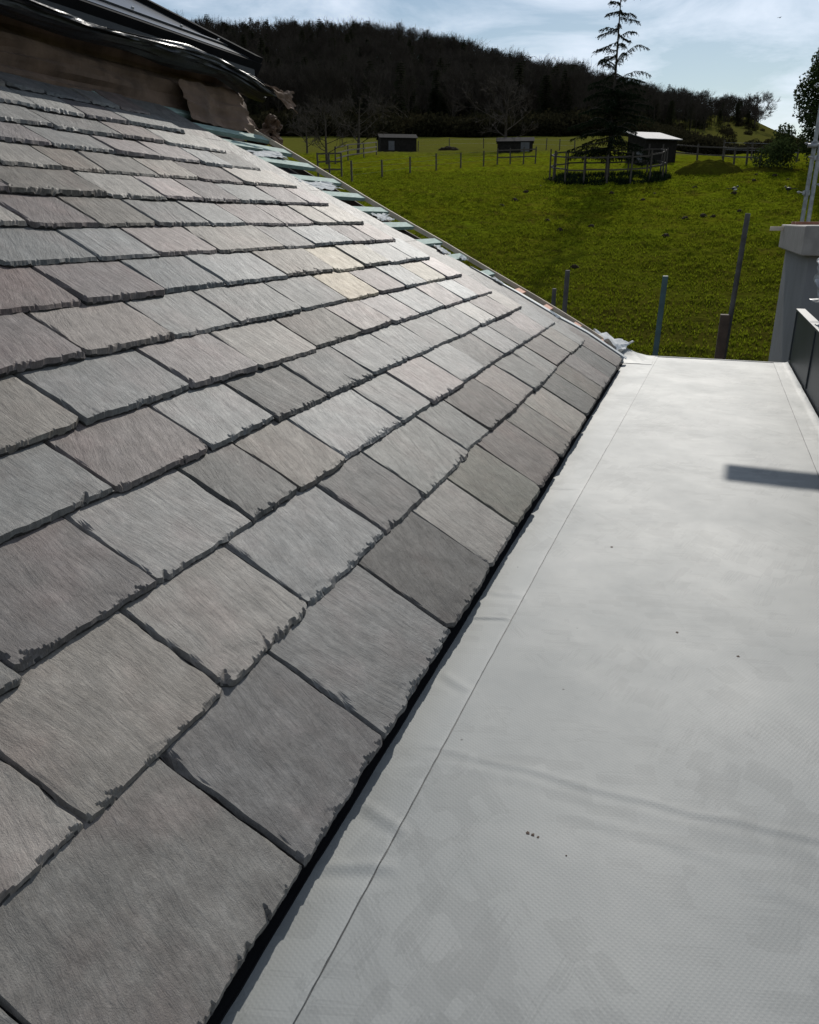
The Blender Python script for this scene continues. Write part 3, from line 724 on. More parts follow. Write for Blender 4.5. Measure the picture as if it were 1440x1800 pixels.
# dark line along the lap; black strip painting the shadow under the eaves slates
for nm, xs, w, z0 in (('lap_line', seam_l, 0.0011, 0.0012), ('lap_line', seam_r, 0.0011, 0.0010)):
    ys = np.linspace(-0.4, 6.92, 260); wob = 0.0006 * vnoise(ys * 40, ys * 0, 3); V = []
    c = xs(ys) + (wob + w if xs is seam_l else -w)
    for sgn in (-1, 1): V.append(np.stack([c + sgn * w * (0.6 + 0.5 * fbm(ys * 9, ys * 0, 8, 3)), ys, DZ + deck_h(c, ys) + z0 + 0 * ys], -1))
    V = np.concatenate(V) - FO; i_ = np.arange(259)
    obj_np(nm, V, np.stack([i_, i_ + 260, i_ + 261, i_ + 1], -1), M['black_felt'], flat)
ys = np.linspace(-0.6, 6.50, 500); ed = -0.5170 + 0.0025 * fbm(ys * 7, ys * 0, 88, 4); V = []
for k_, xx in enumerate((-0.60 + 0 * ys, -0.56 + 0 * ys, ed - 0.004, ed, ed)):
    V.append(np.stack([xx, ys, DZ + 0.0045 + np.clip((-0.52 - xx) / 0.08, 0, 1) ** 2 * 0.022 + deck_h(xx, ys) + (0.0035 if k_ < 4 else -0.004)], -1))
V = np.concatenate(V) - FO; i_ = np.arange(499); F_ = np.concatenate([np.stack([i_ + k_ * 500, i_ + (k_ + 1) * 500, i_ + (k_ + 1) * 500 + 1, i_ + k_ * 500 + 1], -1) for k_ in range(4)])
obj_np('eaves_shadow_strip', V, F_, M['matt_black'], flat)
for sx, sy, sr in ((-0.186, 1.172, 0.0040), (-0.176, 1.170, 0.0034), (-0.166, 1.168, 0.0026), (-0.11, 1.14, 0.0016), (0.046, 2.06, 0.004), (-0.19, 2.62, 0.005), (0.20, 1.98, 0.004)):
    n_ = 14; V = [(sx, sy, DZ + float(deck_h(np.array([sx]), np.array([sy]))[0]) + 0.0016)]
    for i in range(n_):
        an = 6.2832 * i / n_; rr_ = sr * random.uniform(0.7, 1.2); V.append((sx + rr_ * math.cos(an), sy + 1.3 * rr_ * math.sin(an), V[0][2] - 0.0012))
    obj_np('grit_spot', np.array(V) - FO, np.array([(0, 1 + i, 1 + (i + 1) % n_) for i in range(n_)]), M['brown_post'], flat)
mb = MB(); mb.box((-0.62, -3.6, -0.14), (0.60, 3.925, -0.022)); mb.build('deck_board', M['timber'], flat)
mb = MB(); mb.box((-0.60, 3.932, -0.16), (0.604, 3.955, 0.006)); mb.build('end_trim', M['deck_strip'], flat, bevel=0.005)
mb = MB(); mb.box((-0.55, 3.60, -2.84), (0.58, 3.90, -0.145)); mb.build('end_wall', M['render_wall'], flat)
# moulded corner where the flashing rises at the foot of the hip
def cornfn(S, T):
    x = -0.60 + 0.30 * S; y = 6.50 + 0.44 * T
    z = DZ + 0.006 + 0.085 * np.clip(1 - S * 1.15, 0, 1) ** 1.6 * np.clip(T * 1.6, 0, 1)
    return np.stack([x, y, z], -1)
crumple('moulded_corner', cornfn, 24, 24, M['deck_strip'], 0.004, 2, 3, flat, 0.0, 0.003).location = -Vector(FO)

# loose end of membrane flapping at the foot of the hip
def flapfn(S, T):
    a_ = np.array([-0.855, 7.10, -0.895]); b_ = np.array([-0.50, 7.10, -0.945]); c_ = np.array([-0.545, 6.50, -1.000]); d_ = np.array([-0.70, 6.50, -0.915])
    S_ = S[..., None]; T_ = T[..., None]
    P = (a_ * (1 - S_) + b_ * S_) * (1 - T_) + (d_ * (1 - S_) + c_ * S_) * T_
    P[..., 1] += 0.05 * np.sin(S * 5.0 + T * 3) + 0.03 * T; P[..., 2] += 0.018 * np.sin(S * 7)
    return P
fl = crumple('membrane_flap', flapfn, 60, 44, M['white_membrane'], 0.050, 2.0, 12, None, 0.12, 0.0015, loc=(-0.5, 6.8, -0.93))
tag(fl, 'crumpled loose sheet of pale membrane at the foot of the hip beside the flat roof', 'membrane')

# ------------------------------------------------------------------ upper roof above the slates
XF = -3.18
up = thing('upper_roof', 'dark upper roof edge with sagging black plastic over a brown felt wall above the slates', 'roof', (XF, 4.0, 0.6))
UO = np.array([XF, 4.0, 0.6])
def wallfn(S, T):
    y = -0.6 + 6.07 * S; z = 0.60 + (0.36 + 0.06 * S) * T
    x = XF + 0.03 * np.sin(S * 21) * (1 - T) + 0.035 * (1 - T) ** 3 + 0.012 * np.sin(T * 6) + 0 * S
    return np.stack([x, y, z], -1)
crumple('felt_wall', wallfn, 220, 20, M['brown_felt'], 0.035, 5, 21, up, 0.02, 0.003).location = -Vector(UO)
mb = MB(); mb.box((-0.60, -4.6, -0.45), (-0.06, 1.40, 0.36)); mb.build('core_wall', M['brown_felt'], up)
# overlapping loose corner of felt near the end
def fl2(S, T):
    y = 4.60 + 0.72 * S; z = 0.585 + (0.22 + 0.05 * S) * T - 0.02 * S; x = XF + 0.05 + 0.10 * (1 - T) + 0.02 * np.sin(S * 9)
    return np.stack([x, y, z], -1)
crumple('loose_felt', fl2, 40, 24, M['brown_felt'], 0.02, 3, 27, up, 0.04, 0.003).location = -Vector(UO)
def bandfn(S, T):
    y = -0.6 + 6.10 * S; edge = np.interp(y, [-1, 3.2, 3.7, 4.1, 4.5, 4.75, 5.05, 5.25, 5.5], [0.95, 0.925, 0.905, 0.93, 0.955, 0.945, 0.915, 0.895, 0.845])
    lo = np.interp(y, [-1, 3.2, 4.1, 4.9, 5.5], [0.852, 0.855, 0.850, 0.858, 0.79])
    z = lo + (edge - lo) * T; x = -2.955 - 0.02 * np.sin(S * 40) * (1 - T) + 0.01 * T - 0.12 * (1 - T) ** 3
    return np.stack([x, y, z], -1)
crumple('black_plastic', bandfn, 240, 14, M['black_plastic'], 0.022, 9, 31, up, 0.02, 0.002).location = -Vector(UO)
def band2(S, T):
    y = -0.6 + 6.0 * S; edge = np.interp(y, [-1, 3.2, 3.7, 4.1, 4.5, 4.75, 5.05, 5.25, 5.5], [0.95, 0.925, 0.905, 0.93, 0.955, 0.945, 0.915, 0.895, 0.86])
    x = -2.955 - 0.16 * T; z = edge + 0.03 * T
    return np.stack([x, y, z], -1)
crumple('plastic_top', band2, 200, 8, M['black_plastic'], 0.002, 9, 37, up, 0.0, 0.002).location = -Vector(UO)
def tailfn(S, T):
    y = 5.30 + 0.28 * S; z = 0.86 - 0.02 * S - (0.03 + 0.10 * S) * T; x = -2.90 + 0.04 * S + 0.02 * T
    return np.stack([x, y, z], -1)
crumple('felt_tail', tailfn, 24, 18, M['brown_felt'], 0.02, 2, 51, up, 0.2, 0.003).location = -Vector(UO)
# black gutter body between plastic and roof sheet
mb = MB(); mb.box((0.02, -4.6, 0.31), (0.16, 1.36, 0.415)); mb.build('gutter_board', M['black_felt'], up, bevel=0.01)
# roof sheets, standing 32 degrees, with a raked end
p_eave = np.array([-3.02, 0, 1.02]); UPV = np.array([-math.cos(TH), 0, math.sin(TH)])
def rake(v): return 5.38 - 1.95 * v
def upp(u, v, h): return p_eave + VU * u + UPV * v + VN * h - UO
def upbox(mb, ua, ub, v0, v1, h0, h1):
    pts = []
    for h in (h0, h1):
        for (u, v) in ((ua(v0), v0), (ub(v0), v0), (ub(v1), v1), (ua(v1), v1)):
            pts.append(tuple(upp(u, v, h)))
    mb.add(pts, [(0, 3, 2, 1), (4, 5, 6, 7), (0, 1, 5, 4), (1, 2, 6, 5), (2, 3, 7, 6), (3, 0, 4, 7)])
L0 = lambda v: -0.6
for v0, v1 in ((0.0, 0.085), (0.088, 0.42), (0.423, 0.90), (0.903, 1.5), (1.503, 2.2)):
    mb = MB(); upbox(mb, L0, lambda v: rake(v) - 0.10, v0, v1, -0.012, 0.004 + 0.002 * (v0 > 0.05)); mb.build('roof_sheet', M['dark_sheet'], up)
for v0 in (0.074, 0.412):
    mb = MB(); upbox(mb, L0, lambda v: rake(v) - 0.11, v0, v0 + 0.02, 0.008, 0.016); mb.build('seam_strip', M['dark_sheet'], up)
mb = MB(); upbox(mb, lambda v: rake(v) - 0.10, lambda v: rake(v), -0.02, 2.2, -0.05, 0.035); mb.build('raked_edge_trim', M['matt_black'], up)
mb = MB(); upbox(mb, L0, lambda v: rake(v) - 0.02, -0.03, -0.002, -0.11, 0.0); mb.build('eave_trim', M['matt_black'], up)
for y in (3.3, 3.75, 4.2, 4.65, 5.05):
    mb = MB(); c = upp(y, 0.105, 0.014); mb.tube(c - VN * 0.006, c + VN * 0.012, 0.010, 0.007, 8); mb.build('bolt', M['galv'], up)
# rag-like bunch of torn felt hanging at the corner
def ragfn(S, T):
    a = S * 5.5; rr = 0.045 + 0.03 * np.sin(a * 3 + T * 5)
    return np.stack([-3.02 + rr * np.cos(a), 5.50 + rr * np.sin(a) * 1.2 + 0.05 * T, 0.52 + 0.14 * T - 0.03 * np.sin(a * 2)], -1)
crumple('felt_rag', ragfn, 46, 24, M['brown_felt'], 0.05, 4, 61, up, 0.3, 0.003).location = -Vector(UO)

# ------------------------------------------------------------------ panel wall, capped pillar, scaffold on the right
pw = thing('clad_parapet', 'dark grey sheet cladding along the right side of the flat roof', 'cladding', (0.73, 5.5, DZ))
PO = Vector((0.73, 5.5, DZ))
for y0, y1 in ((2.2, 3.38), (3.385, 4.55), (4.555, 5.72), (5.725, 6.94)):
    mb = MB(); mb.box((0.722, y0, DZ - 0.02), (0.740, y1, -0.655)); mb.build('panel', M['panel'], pw, loc=None, bevel=0.002).location = -PO
for y in (3.38, 4.55, 5.72, 6.93):
    mb = MB(); mb.box((0.712, y - 0.009, DZ + 0.03), (0.7215, y + 0.012, -0.652)); mb.build('standing_seam', M['panel'], pw, bevel=0.002).location = -PO
mb = MB(); mb.box((0.710, 2.2, -0.652), (0.775, 6.96, -0.636)); mb.build('top_trim', M['panel'], pw, bevel=0.003).location = -PO

pil = thing('rendered_wall', 'pale rendered wall with projecting stone cap at right edge beyond the flat roof', 'wall', (0.9, 7.5, -3.9))
LO = Vector((0.9, 7.5, -3.9))
def pbox(name, a, b, mat, bev=0.004, parent=None, org=None):
    mb = MB(); mb.box(a, b); o = mb.build(name, mat, parent or pil, bevel=bev); o.location = -(org or LO); return o
K_ = 1.32
pbox('low_wall', (0.742, 2.0, -3.9), (1.10, 6.95, -0.76), M['panel'])
pbox('pier', (0.665 * K_, 6.16 * K_ + 0.10, -3.9), (1.9, 8.12 * K_, -0.292), M['render_wall'])
pbox('cap', (0.605 * K_, 6.16 * K_, -0.290), (2.0, 8.16 * K_, -0.035), M['cap_stone'], 0.012)
for i in range(3):
    pbox('brick', (0.64 * K_ + 0.225 * (i % 2), 9.6 + 0.21 * i, -0.034), (0.64 * K_ + 0.215 + 0.225 * (i % 2), 9.7 + 0.21 * i, -0.004), M['brick'], 0.004)
mb = MB(); mb.box((0.655, 10.35, -0.100), (0.605 * K_ - 0.001, 10.41, -0.055)); mb.build('timber_stub', M['timber'], pil, bevel=0.002).location = -LO

def drapefn(S, T):
    return np.stack([0.80 + 0.05 * np.sin(S * 5) + 0.0 * T, 5.7 + 0.55 * S, -0.20 - 0.34 * T * (0.5 + 0.5 * S) + 0.02 * np.sin(S * 8)], -1)
dr = crumple('plastic_drape', drapefn, 50, 40, M['drape'], 0.045, 2.2, 71, None, 0.15, 0.0015, loc=(0.74, 5.9, -0.3))
dr.location = (0.725, 5.9, -0.3)
tag(dr, 'grey plastic sheet hanging below the stone cap at the right edge', 'plastic sheet')

# scaffold standards behind the cap: tubes, couplers, putlogs
def scaffold_tube(x, y, z0, z1, label, tilt=0.0, clips=()):
    t = thing('scaffold_pole', label, 'scaffold pole', (x, y, z0), 'scaffold poles behind the stone cap')
    mb = MB(); mb.tube((0, 0, 0), (tilt, 0, z1 - z0), 0.0242, n=16); mb.build('tube', M['galv'], t, smooth=False)
    for zc, side in clips:
        c = MB(); h = zc - z0; xx = tilt * h / (z1 - z0)
        c.tube((xx, 0, h - 0.03), (xx, 0, h + 0.03), 0.036, n=12); c.box((xx - 0.05, -0.05, h - 0.022), (xx - 0.026, -0.012, h + 0.022)); c.tube((xx - 0.045, -0.03, h), (xx - 0.115, -0.035, h + 0.012), 0.008, n=8)
        c.tube((xx - 0.085, -0.033, h + 0.006), (xx - 0.10, -0.034, h + 0.009), 0.017, n=6)
        c.build('coupler', M['galv'], t, bevel=0.0)
    return t
scaffold_tube(1.07, 11.6, -3.9, 2.9, 'left front scaffold pole with couplers rising behind the stone cap', 0.03, ((0.33, 1), (0.88, 1), (1.5, 1)))
scaffold_tube(1.16, 11.5, -3.9, 2.9, 'second scaffold pole standing just right of the front one', -0.02, ((0.72, 1),))
scaffold_tube(1.26, 11.2, -3.9, 2.6, 'third scaffold pole at the right edge of the picture', 0.0, ((0.4, 1), (1.1, 1)))
lt = thing('scaffold_ledger', 'horizontal scaffold tube clipped to the poles at the right edge', 'scaffold tube', (1.10, 11.55, 0.86), 'scaffold tubes tying the poles')
mb = MB(); mb.tube((-0.09, 0, 0), (3.0, 0, 0.02), 0.0242, n=14); mb.build('tube', M['galv'], lt)
# boarded lift out of the picture whose end throws the bar of shadow on the flat roof
s_ = 5.3
bx, by, bz = 0.195 + s_ * sd.x, 3.69 + s_ * sd.y, DZ + s_ * sd.z
sb = MB(); sb.box((0, -0.112, -0.019), (3.9, 0.112, 0.019)); o = sb.build('scaffold_board', M['board'], None, bevel=0.003)
o.location = (bx, by, bz); o.rotation_euler = (0, 0, R_(-3.0))
tag(o, 'wooden scaffold board laid across the lift above the right edge', 'scaffold board')
lt2 = thing('scaffold_putlog', 'short scaffold tube carrying the board above the right edge', 'scaffold tube', (1.3, by + 1.2, bz - 0.045), 'scaffold tubes tying the poles')
mb = MB(); mb.tube((0, -1.5, 0), (0, 1.7, 0), 0.0242, n=14); mb.build('tube', M['galv'], lt2)

# posts standing in the grass beyond the end of the flat roof
def post(name, x, y, zt, x_b, w, mat, label, cat, round_=False):
    mb = MB(); zb = -3.95
    if round_: mb.tube((x_b - x, 0, zb - zt), (0, 0, 0), w / 2, n=14)
    else:
        h = w / 2
        a = [(x_b - x - h, -h, zb - zt), (x_b - x + h, -h, zb - zt), (x_b - x + h, h, zb - zt), (x_b - x - h, h, zb - zt), (-h, -h, 0), (h, -h, 0), (h, h, 0), (-h, h, 0)]
        mb.add(a, [(0, 3, 2, 1), (4, 5, 6, 7), (0, 1, 5, 4), (1, 2, 6, 5), (2, 3, 7, 6), (3, 0, 4, 7)])
    o = mb.build(name, mat, None, bevel=0.004); o.location = (x, y, zt)
    return tag(o, label, cat)
post('metal_post', 0.346, 9.0, 0.074, 0.22, 0.050, M['weathered_post'], 'tallest thin grey post standing in the grass beyond the flat roof', 'post', True)
post('timber_post', 0.262, 8.95, -0.90, 0.235, 0.095, M['brown_post'], 'thick dark brown timber post leaning against the tallest grey post', 'post')
post('blue_post', -0.370, 9.0, -0.535, -0.45, 0.055, M['blue_post'], 'blue green post standing alone beyond the end of the flat roof', 'post')
post('metal_post', -1.389, 9.0, -0.497, -1.44, 0.052, M['weathered_post'], 'grey post right behind the foot of the hip, the taller of two', 'post', True)
post('metal_post', -1.537, 9.1, -0.700, -1.57, 0.046, M['weathered_post'], 'short grey post left behind the foot of the hip', 'post', True)

# ------------------------------------------------------------------ terrain
def smooth(a, b, x):
    t = np.clip((np.asarray(x, float) - a) / (b - a), 0, 1); return t * t * (3 - 2 * t)
NEAR_D = [0, 17, 20, 23, 27, 33, 40, 50, 60, 75]
NEAR_Z = [-3.9, -3.9, -3.86, -3.66, -3.00, -1.92, -0.26, 2.05, 3.28, 4.98]
AZ_C = [-180, -90, -60, -27, -20, -14.5, -10.5, -4.7, -2, 1.4, 3.3, 6.3, 15, 40, 90, 180]
E_C = [0.05, 0.10, 0.165, 0.170, 0.167, 0.146, 0.130, 0.114, 0.109, 0.102, 0.088, 0.072, 0.06, 0.05, 0.05, 0.05]
def terrain(D, a, fine=True):
    D = np.asarray(D, float); a = np.asarray(a, float)
    w = smooth(-6, 0, a)
    e75 = 4.98 / 75
    e105 = 0.0775 * (1 - w) + 0.0635 * w
    e150 = 0.0870 * (1 - w) + 0.0660 * w
    e175 = 0.0925 * (1 - w) + 0.0700 * w
    ec = np.interp(a, AZ_C, E_C)
    zn = np.interp(D, NEAR_D, NEAR_Z)
    # rounded near profile
    zn = (np.interp(D - 2.5, NEAR_D, NEAR_Z) + zn * 2 + np.interp(D + 2.5, NEAR_D, NEAR_Z)) / 4
    def lerp(d0, d1, e0, e1): t = np.clip((D - d0) / (d1 - d0), 0, 1); return e0 + (e1 - e0) * t
    E = np.where(D < 105, lerp(75, 105, e75, e105), np.where(D < 150, lerp(105, 150, e105, e150), np.where(D < 175, lerp(150, 175, e150, e175), 0)))
    tt = smooth(165, 330, D)
    Eh = e175 + (ec - e175) * tt
    E = np.where(D >= 175, Eh, E)
    zc = ec * 330
    far = np.where(D > 330, zc - (D - 330) * 0.12 * smooth(330, 420, D) , 0)
    z = np.where(D < 75, zn, np.where(D <= 330, E * D, np.maximum(far, -30)))
    # fades on the sides and behind to gentle ground
    off = smooth(30, 75, np.abs(a + 8))
    z = z * (1 - off * 0.5 * smooth(30, 120, D))
    z = z + 0.25 * fbm(D * np.sin(np.radians(a)) / 9, D * np.cos(np.radians(a)) / 9, 101, 3) * smooth(22, 40, D) + 1.2 * fbm(D * np.sin(np.radians(a)) / 40, D * np.cos(np.radians(a)) / 40, 105, 3) * smooth(150, 260, D)
    return z
def tz(x, y):
    return float(terrain(math.hypot(x, y), math.degrees(math.atan2(x, y))))
CM = np.array([[0.94199271, -0.11573631, 0.31504737], [0.33563334, 0.32482697, -0.88421587], [0, 0.9386653, 0.3448296]])
def ray_dir(px, py):
    d = CM @ np.array([px - 720.0, 900.0 - py, -1391.0]); return d / math.hypot(d[0], d[1])
def ground(px, py):
    """where the sight line through a photo pixel meets the field"""
    d = ray_dir(px, py); D = np.linspace(18, 330, 6000)
    z = terrain(D, np.full_like(D, math.degrees(math.atan2(d[0], d[1]))))
    hit = np.nonzero(z >= d[2] * D)[0]
    Dh = D[hit[0]] if len(hit) else 330
    return Vector((d[0] * Dh, d[1] * Dh, tz(d[0] * Dh, d[1] * Dh)))
def at_dist(px, D):
    d = ray_dir(px, 300); x, y = d[0] * D, d[1] * D
    return Vector((x, y, tz(x, y)))

az = np.concatenate([np.arange(-180, -60, 6.0), np.arange(-60, -34, 1.0), np.arange(-34, 14, 0.18), np.arange(14, 60, 1.0), np.arange(60, 180.1, 6.0)])
DD = np.concatenate([[0.01, 6, 12, 16], np.arange(18, 58, 0.13), np.geomspace(58, 170, 150)[1:], np.geomspace(170, 420, 70)[1:], np.geomspace(420, 3000, 14)[1:]])
A, D = np.meshgrid(az, DD)
X = D * np.sin(np.radians(A)); Y = D * np.cos(np.radians(A)); Z = terrain(D, A)
# tussocks and hoof-poached turf
tus = smooth(18, 22, D) * (1 - smooth(90, 150, D))
t1 = fbm(X / 0.55, Y / 0.40, 131, 4); t2 = fbm(X / 3.1, Y / 1.6, 135, 3)
Z = Z + tus * (0.12 * np.maximum(t1, -0.15) * (0.7 + 1.0 * smooth(-0.3, 0.5, t2)) + 0.06 * t2)
idx = np.arange(X.size).reshape(X.shape)
F = np.stack([idx[:-1, :-1], idx[:-1, 1:], idx[1:, 1:], idx[1:, :-1]], -1).reshape(-1, 4)[:, ::-1]

def field_material():
    m, n, l, p = mat_new('grass_field')
    t = n.new('ShaderNodeTexCoord')
    a = n.new('ShaderNodeTexNoise'); a.inputs['Scale'].default_value = 0.35; a.inputs['Detail'].default_value = 8; a.inputs['Roughness'].default_value = 0.7; l.new(t.outputs['Object'], a.inputs['Vector'])
    b = n.new('ShaderNodeTexNoise'); b.inputs['Scale'].default_value = 3.2; b.inputs['Detail'].default_value = 5; b.inputs['Roughness'].default_value = 0.7; l.new(t.outputs['Object'], b.inputs['Vector'])
    r1 = n.new('ShaderNodeValToRGB'); l.new(a.outputs[0], r1.inputs[0])
    e = r1.color_ramp.elements; e[0].position = 0.34; e[0].color = (0.106, 0.106, 0.007, 1); e[1].position = 0.66; e[1].color = (0.114, 0.152, 0.007, 1)
    r2 = n.new('ShaderNodeValToRGB'); l.new(b.outputs[0], r2.inputs[0])
    e = r2.color_ramp.elements; e[0].position = 0.36; e[0].color = (0.45, 0.42, 0.38, 1); e[1].position = 0.62; e[1].color = (1.25, 1.25, 1.1, 1)
    mu = n.new('ShaderNodeMixRGB'); mu.blend_type = 'MULTIPLY'; mu.inputs[0].default_value = 1; l.new(r1.outputs[0], mu.inputs[1]); l.new(r2.outputs[0], mu.inputs[2])
    c_ = n.new('ShaderNodeTexNoise'); c_.inputs['Scale'].default_value = 0.9; c_.inputs['Detail'].default_value = 7; c_.inputs['Roughness'].default_value = 0.72; l.new(t.outputs['Object'], c_.inputs['Vector'])
    rc = n.new('ShaderNodeValToRGB'); l.new(c_.outputs[0], rc.inputs[0]); rc.color_ramp.elements[0].position = 0.50; rc.color_ramp.elements[1].position = 0.66; rc.color_ramp.elements[0].color = (0, 0, 0, 1); rc.color_ramp.elements[1].color = (0.55, 0.55, 0.55, 1)
    pm = n.new('ShaderNodeMixRGB'); l.new(rc.outputs[0], pm.inputs[0]); l.new(mu.outputs[0], pm.inputs[1]); pm.inputs[2].default_value = (0.085, 0.060, 0.014, 1); mu = pm
    # woodland floor beyond the field: by position on the ground
    sp = n.new('ShaderNodeSeparateXYZ'); l.new(t.outputs['Object'], sp.inputs[0])
    ln = n.new('ShaderNodeVectorMath'); ln.operation = 'LENGTH'; cx = n.new('ShaderNodeCombineXYZ'); l.new(sp.outputs[0], cx.inputs[0]); l.new(sp.outputs[1], cx.inputs[1]); l.new(cx.outputs[0], ln.inputs[0])
    far = n.new('ShaderNodeMapRange'); l.new(ln.outputs['Value'], far.inputs[0]); far.inputs[1].default_value = 168; far.inputs[2].default_value = 182
    # keep the right shoulder of the hill grassy
    at = n.new('ShaderNodeMath'); at.operation = 'DIVIDE'; l.new(sp.outputs[0], at.inputs[0]); l.new(sp.outputs[1], at.inputs[1])
    gr = n.new('ShaderNodeMapRange'); l.new(at.outputs[0], gr.inputs[0]); gr.inputs[1].default_value = -0.10; gr.inputs[2].default_value = -0.03; gr.inputs[3].default_value = 1; gr.inputs[4].default_value = 0.25
    fm = n.new('ShaderNodeMath'); fm.operation = 'MULTIPLY'; l.new(far.outputs[0], fm.inputs[0]); l.new(gr.outputs[0], fm.inputs[1])
    # browner turf near the building, also darkened to paint the backlit slope's shade
    nr_ = n.new('ShaderNodeMapRange'); l.new(ln.outputs['Value'], nr_.inputs[0]); nr_.inputs[1].default_value = 44; nr_.inputs[2].default_value = 26; nr_.inputs[4].default_value = 0.8
    mn = n.new('ShaderNodeMixRGB'); l.new(nr_.outputs[0], mn.inputs[0]); l.new(mu.outputs[0], mn.inputs[1]); mn.inputs[2].default_value = (0.040, 0.036, 0.007, 1); mu = mn
    # rougher strawy pasture beyond the post and wire fence
    st = n.new('ShaderNodeMapRange'); l.new(ln.outputs['Value'], st.inputs[0]); st.inputs[1].default_value = 84; st.inputs[2].default_value = 100; st.inputs[4].default_value = 0.75
    mxs = n.new('ShaderNodeMixRGB'); l.new(st.outputs[0], mxs.inputs[0]); l.new(mu.outputs[0], mxs.inputs[1]); mxs.inputs[2].default_value = (0.085, 0.082, 0.020, 1)
    mx = n.new('ShaderNodeMixRGB'); l.new(fm.outputs[0], mx.inputs[0]); l.new(mxs.outputs[0], mx.inputs[1]); mx.inputs[2].default_value = (0.035, 0.028, 0.018, 1)
    l.new(mx.outputs[0], p.inputs['Base Color']); p.inputs['Roughness'].default_value = 0.95; p.inputs['Specular IOR Level'].default_value = 0.0
    bn = n.new('ShaderNodeTexNoise'); bn.inputs['Scale'].default_value = 9; bn.inputs['Detail'].default_value = 5; l.new(t.outputs['Object'], bn.inputs['Vector'])
    bp = n.new('ShaderNodeBump'); bp.inputs['Distance'].default_value = 0.06; bp.inputs['Strength'].default_value = 0.9; l.new(bn.outputs[0], bp.inputs['Height']); l.new(bp.outputs[0], p.inputs['Normal'])
    return m
M['field'] = field_material()
fo = obj_np('grass_field', np.stack([X, Y, Z], -1).reshape(-1, 3), F, M['field'], None, smooth=True)
tag(fo, kind='structure')

# grass tufts, one joined mesh
def tufts(name, N, d0, d1, a0, a1, h0, h1, wd, seed, lab=None):
    r = np.random.default_rng(seed)
    D = d0 + (d1 - d0) * r.random(N) ** 0.85; a = r.uniform(a0, a1, N)
    x = D * np.sin(np.radians(a)); y = D * np.cos(np.radians(a))
    keep = fbm(x / 1.2, y / 0.8, 131, 3) + r.uniform(-0.5, 0.5, N) > -0.1
    x, y, D, a = x[keep], y[keep], D[keep], a[keep]; N = len(x)
    t1 = fbm(x / 0.55, y / 0.40, 131, 4); t2 = fbm(x / 3.1, y / 1.6, 135, 3)
    z = terrain(D, a) + 0.12 * np.maximum(t1, -0.15) * (0.7 + 1.0 * smooth(-0.3, 0.5, t2)) + 0.06 * t2 - 0.01
    V = []; 
    base = np.stack([x, y, z], -1)
    for k in range(3):
        an = r.uniform(0, 2 * np.pi, N); h = r.uniform(h0, h1, N); w = wd * r.uniform(0.6, 1.4, N); ln = r.uniform(0.2, 0.9, N) * h
        dx = np.cos(an); dy = np.sin(an)
        p0 = base + np.stack([-dy * w, dx * w, 0 * w], -1); p1 = base + np.stack([dy * w, -dx * w, 0 * w], -1)
        p2 = base + np.stack([dx * ln, dy * ln, h], -1)
        V.append(np.stack([p0, p1, p2], 1))
    V = np.concatenate(V, 0).reshape(-1, 3)
    o = obj_np(name, V, np.arange(len(V)).reshape(-1, 3), M['grass_blade'])
    return tag(o, lab or 'short tussocky green grass of the field beyond the roofs', 'grass', kind='stuff')
tufts('grass', 110000, 20, 60, -30, 9, 0.05, 0.12, 0.022, 5)

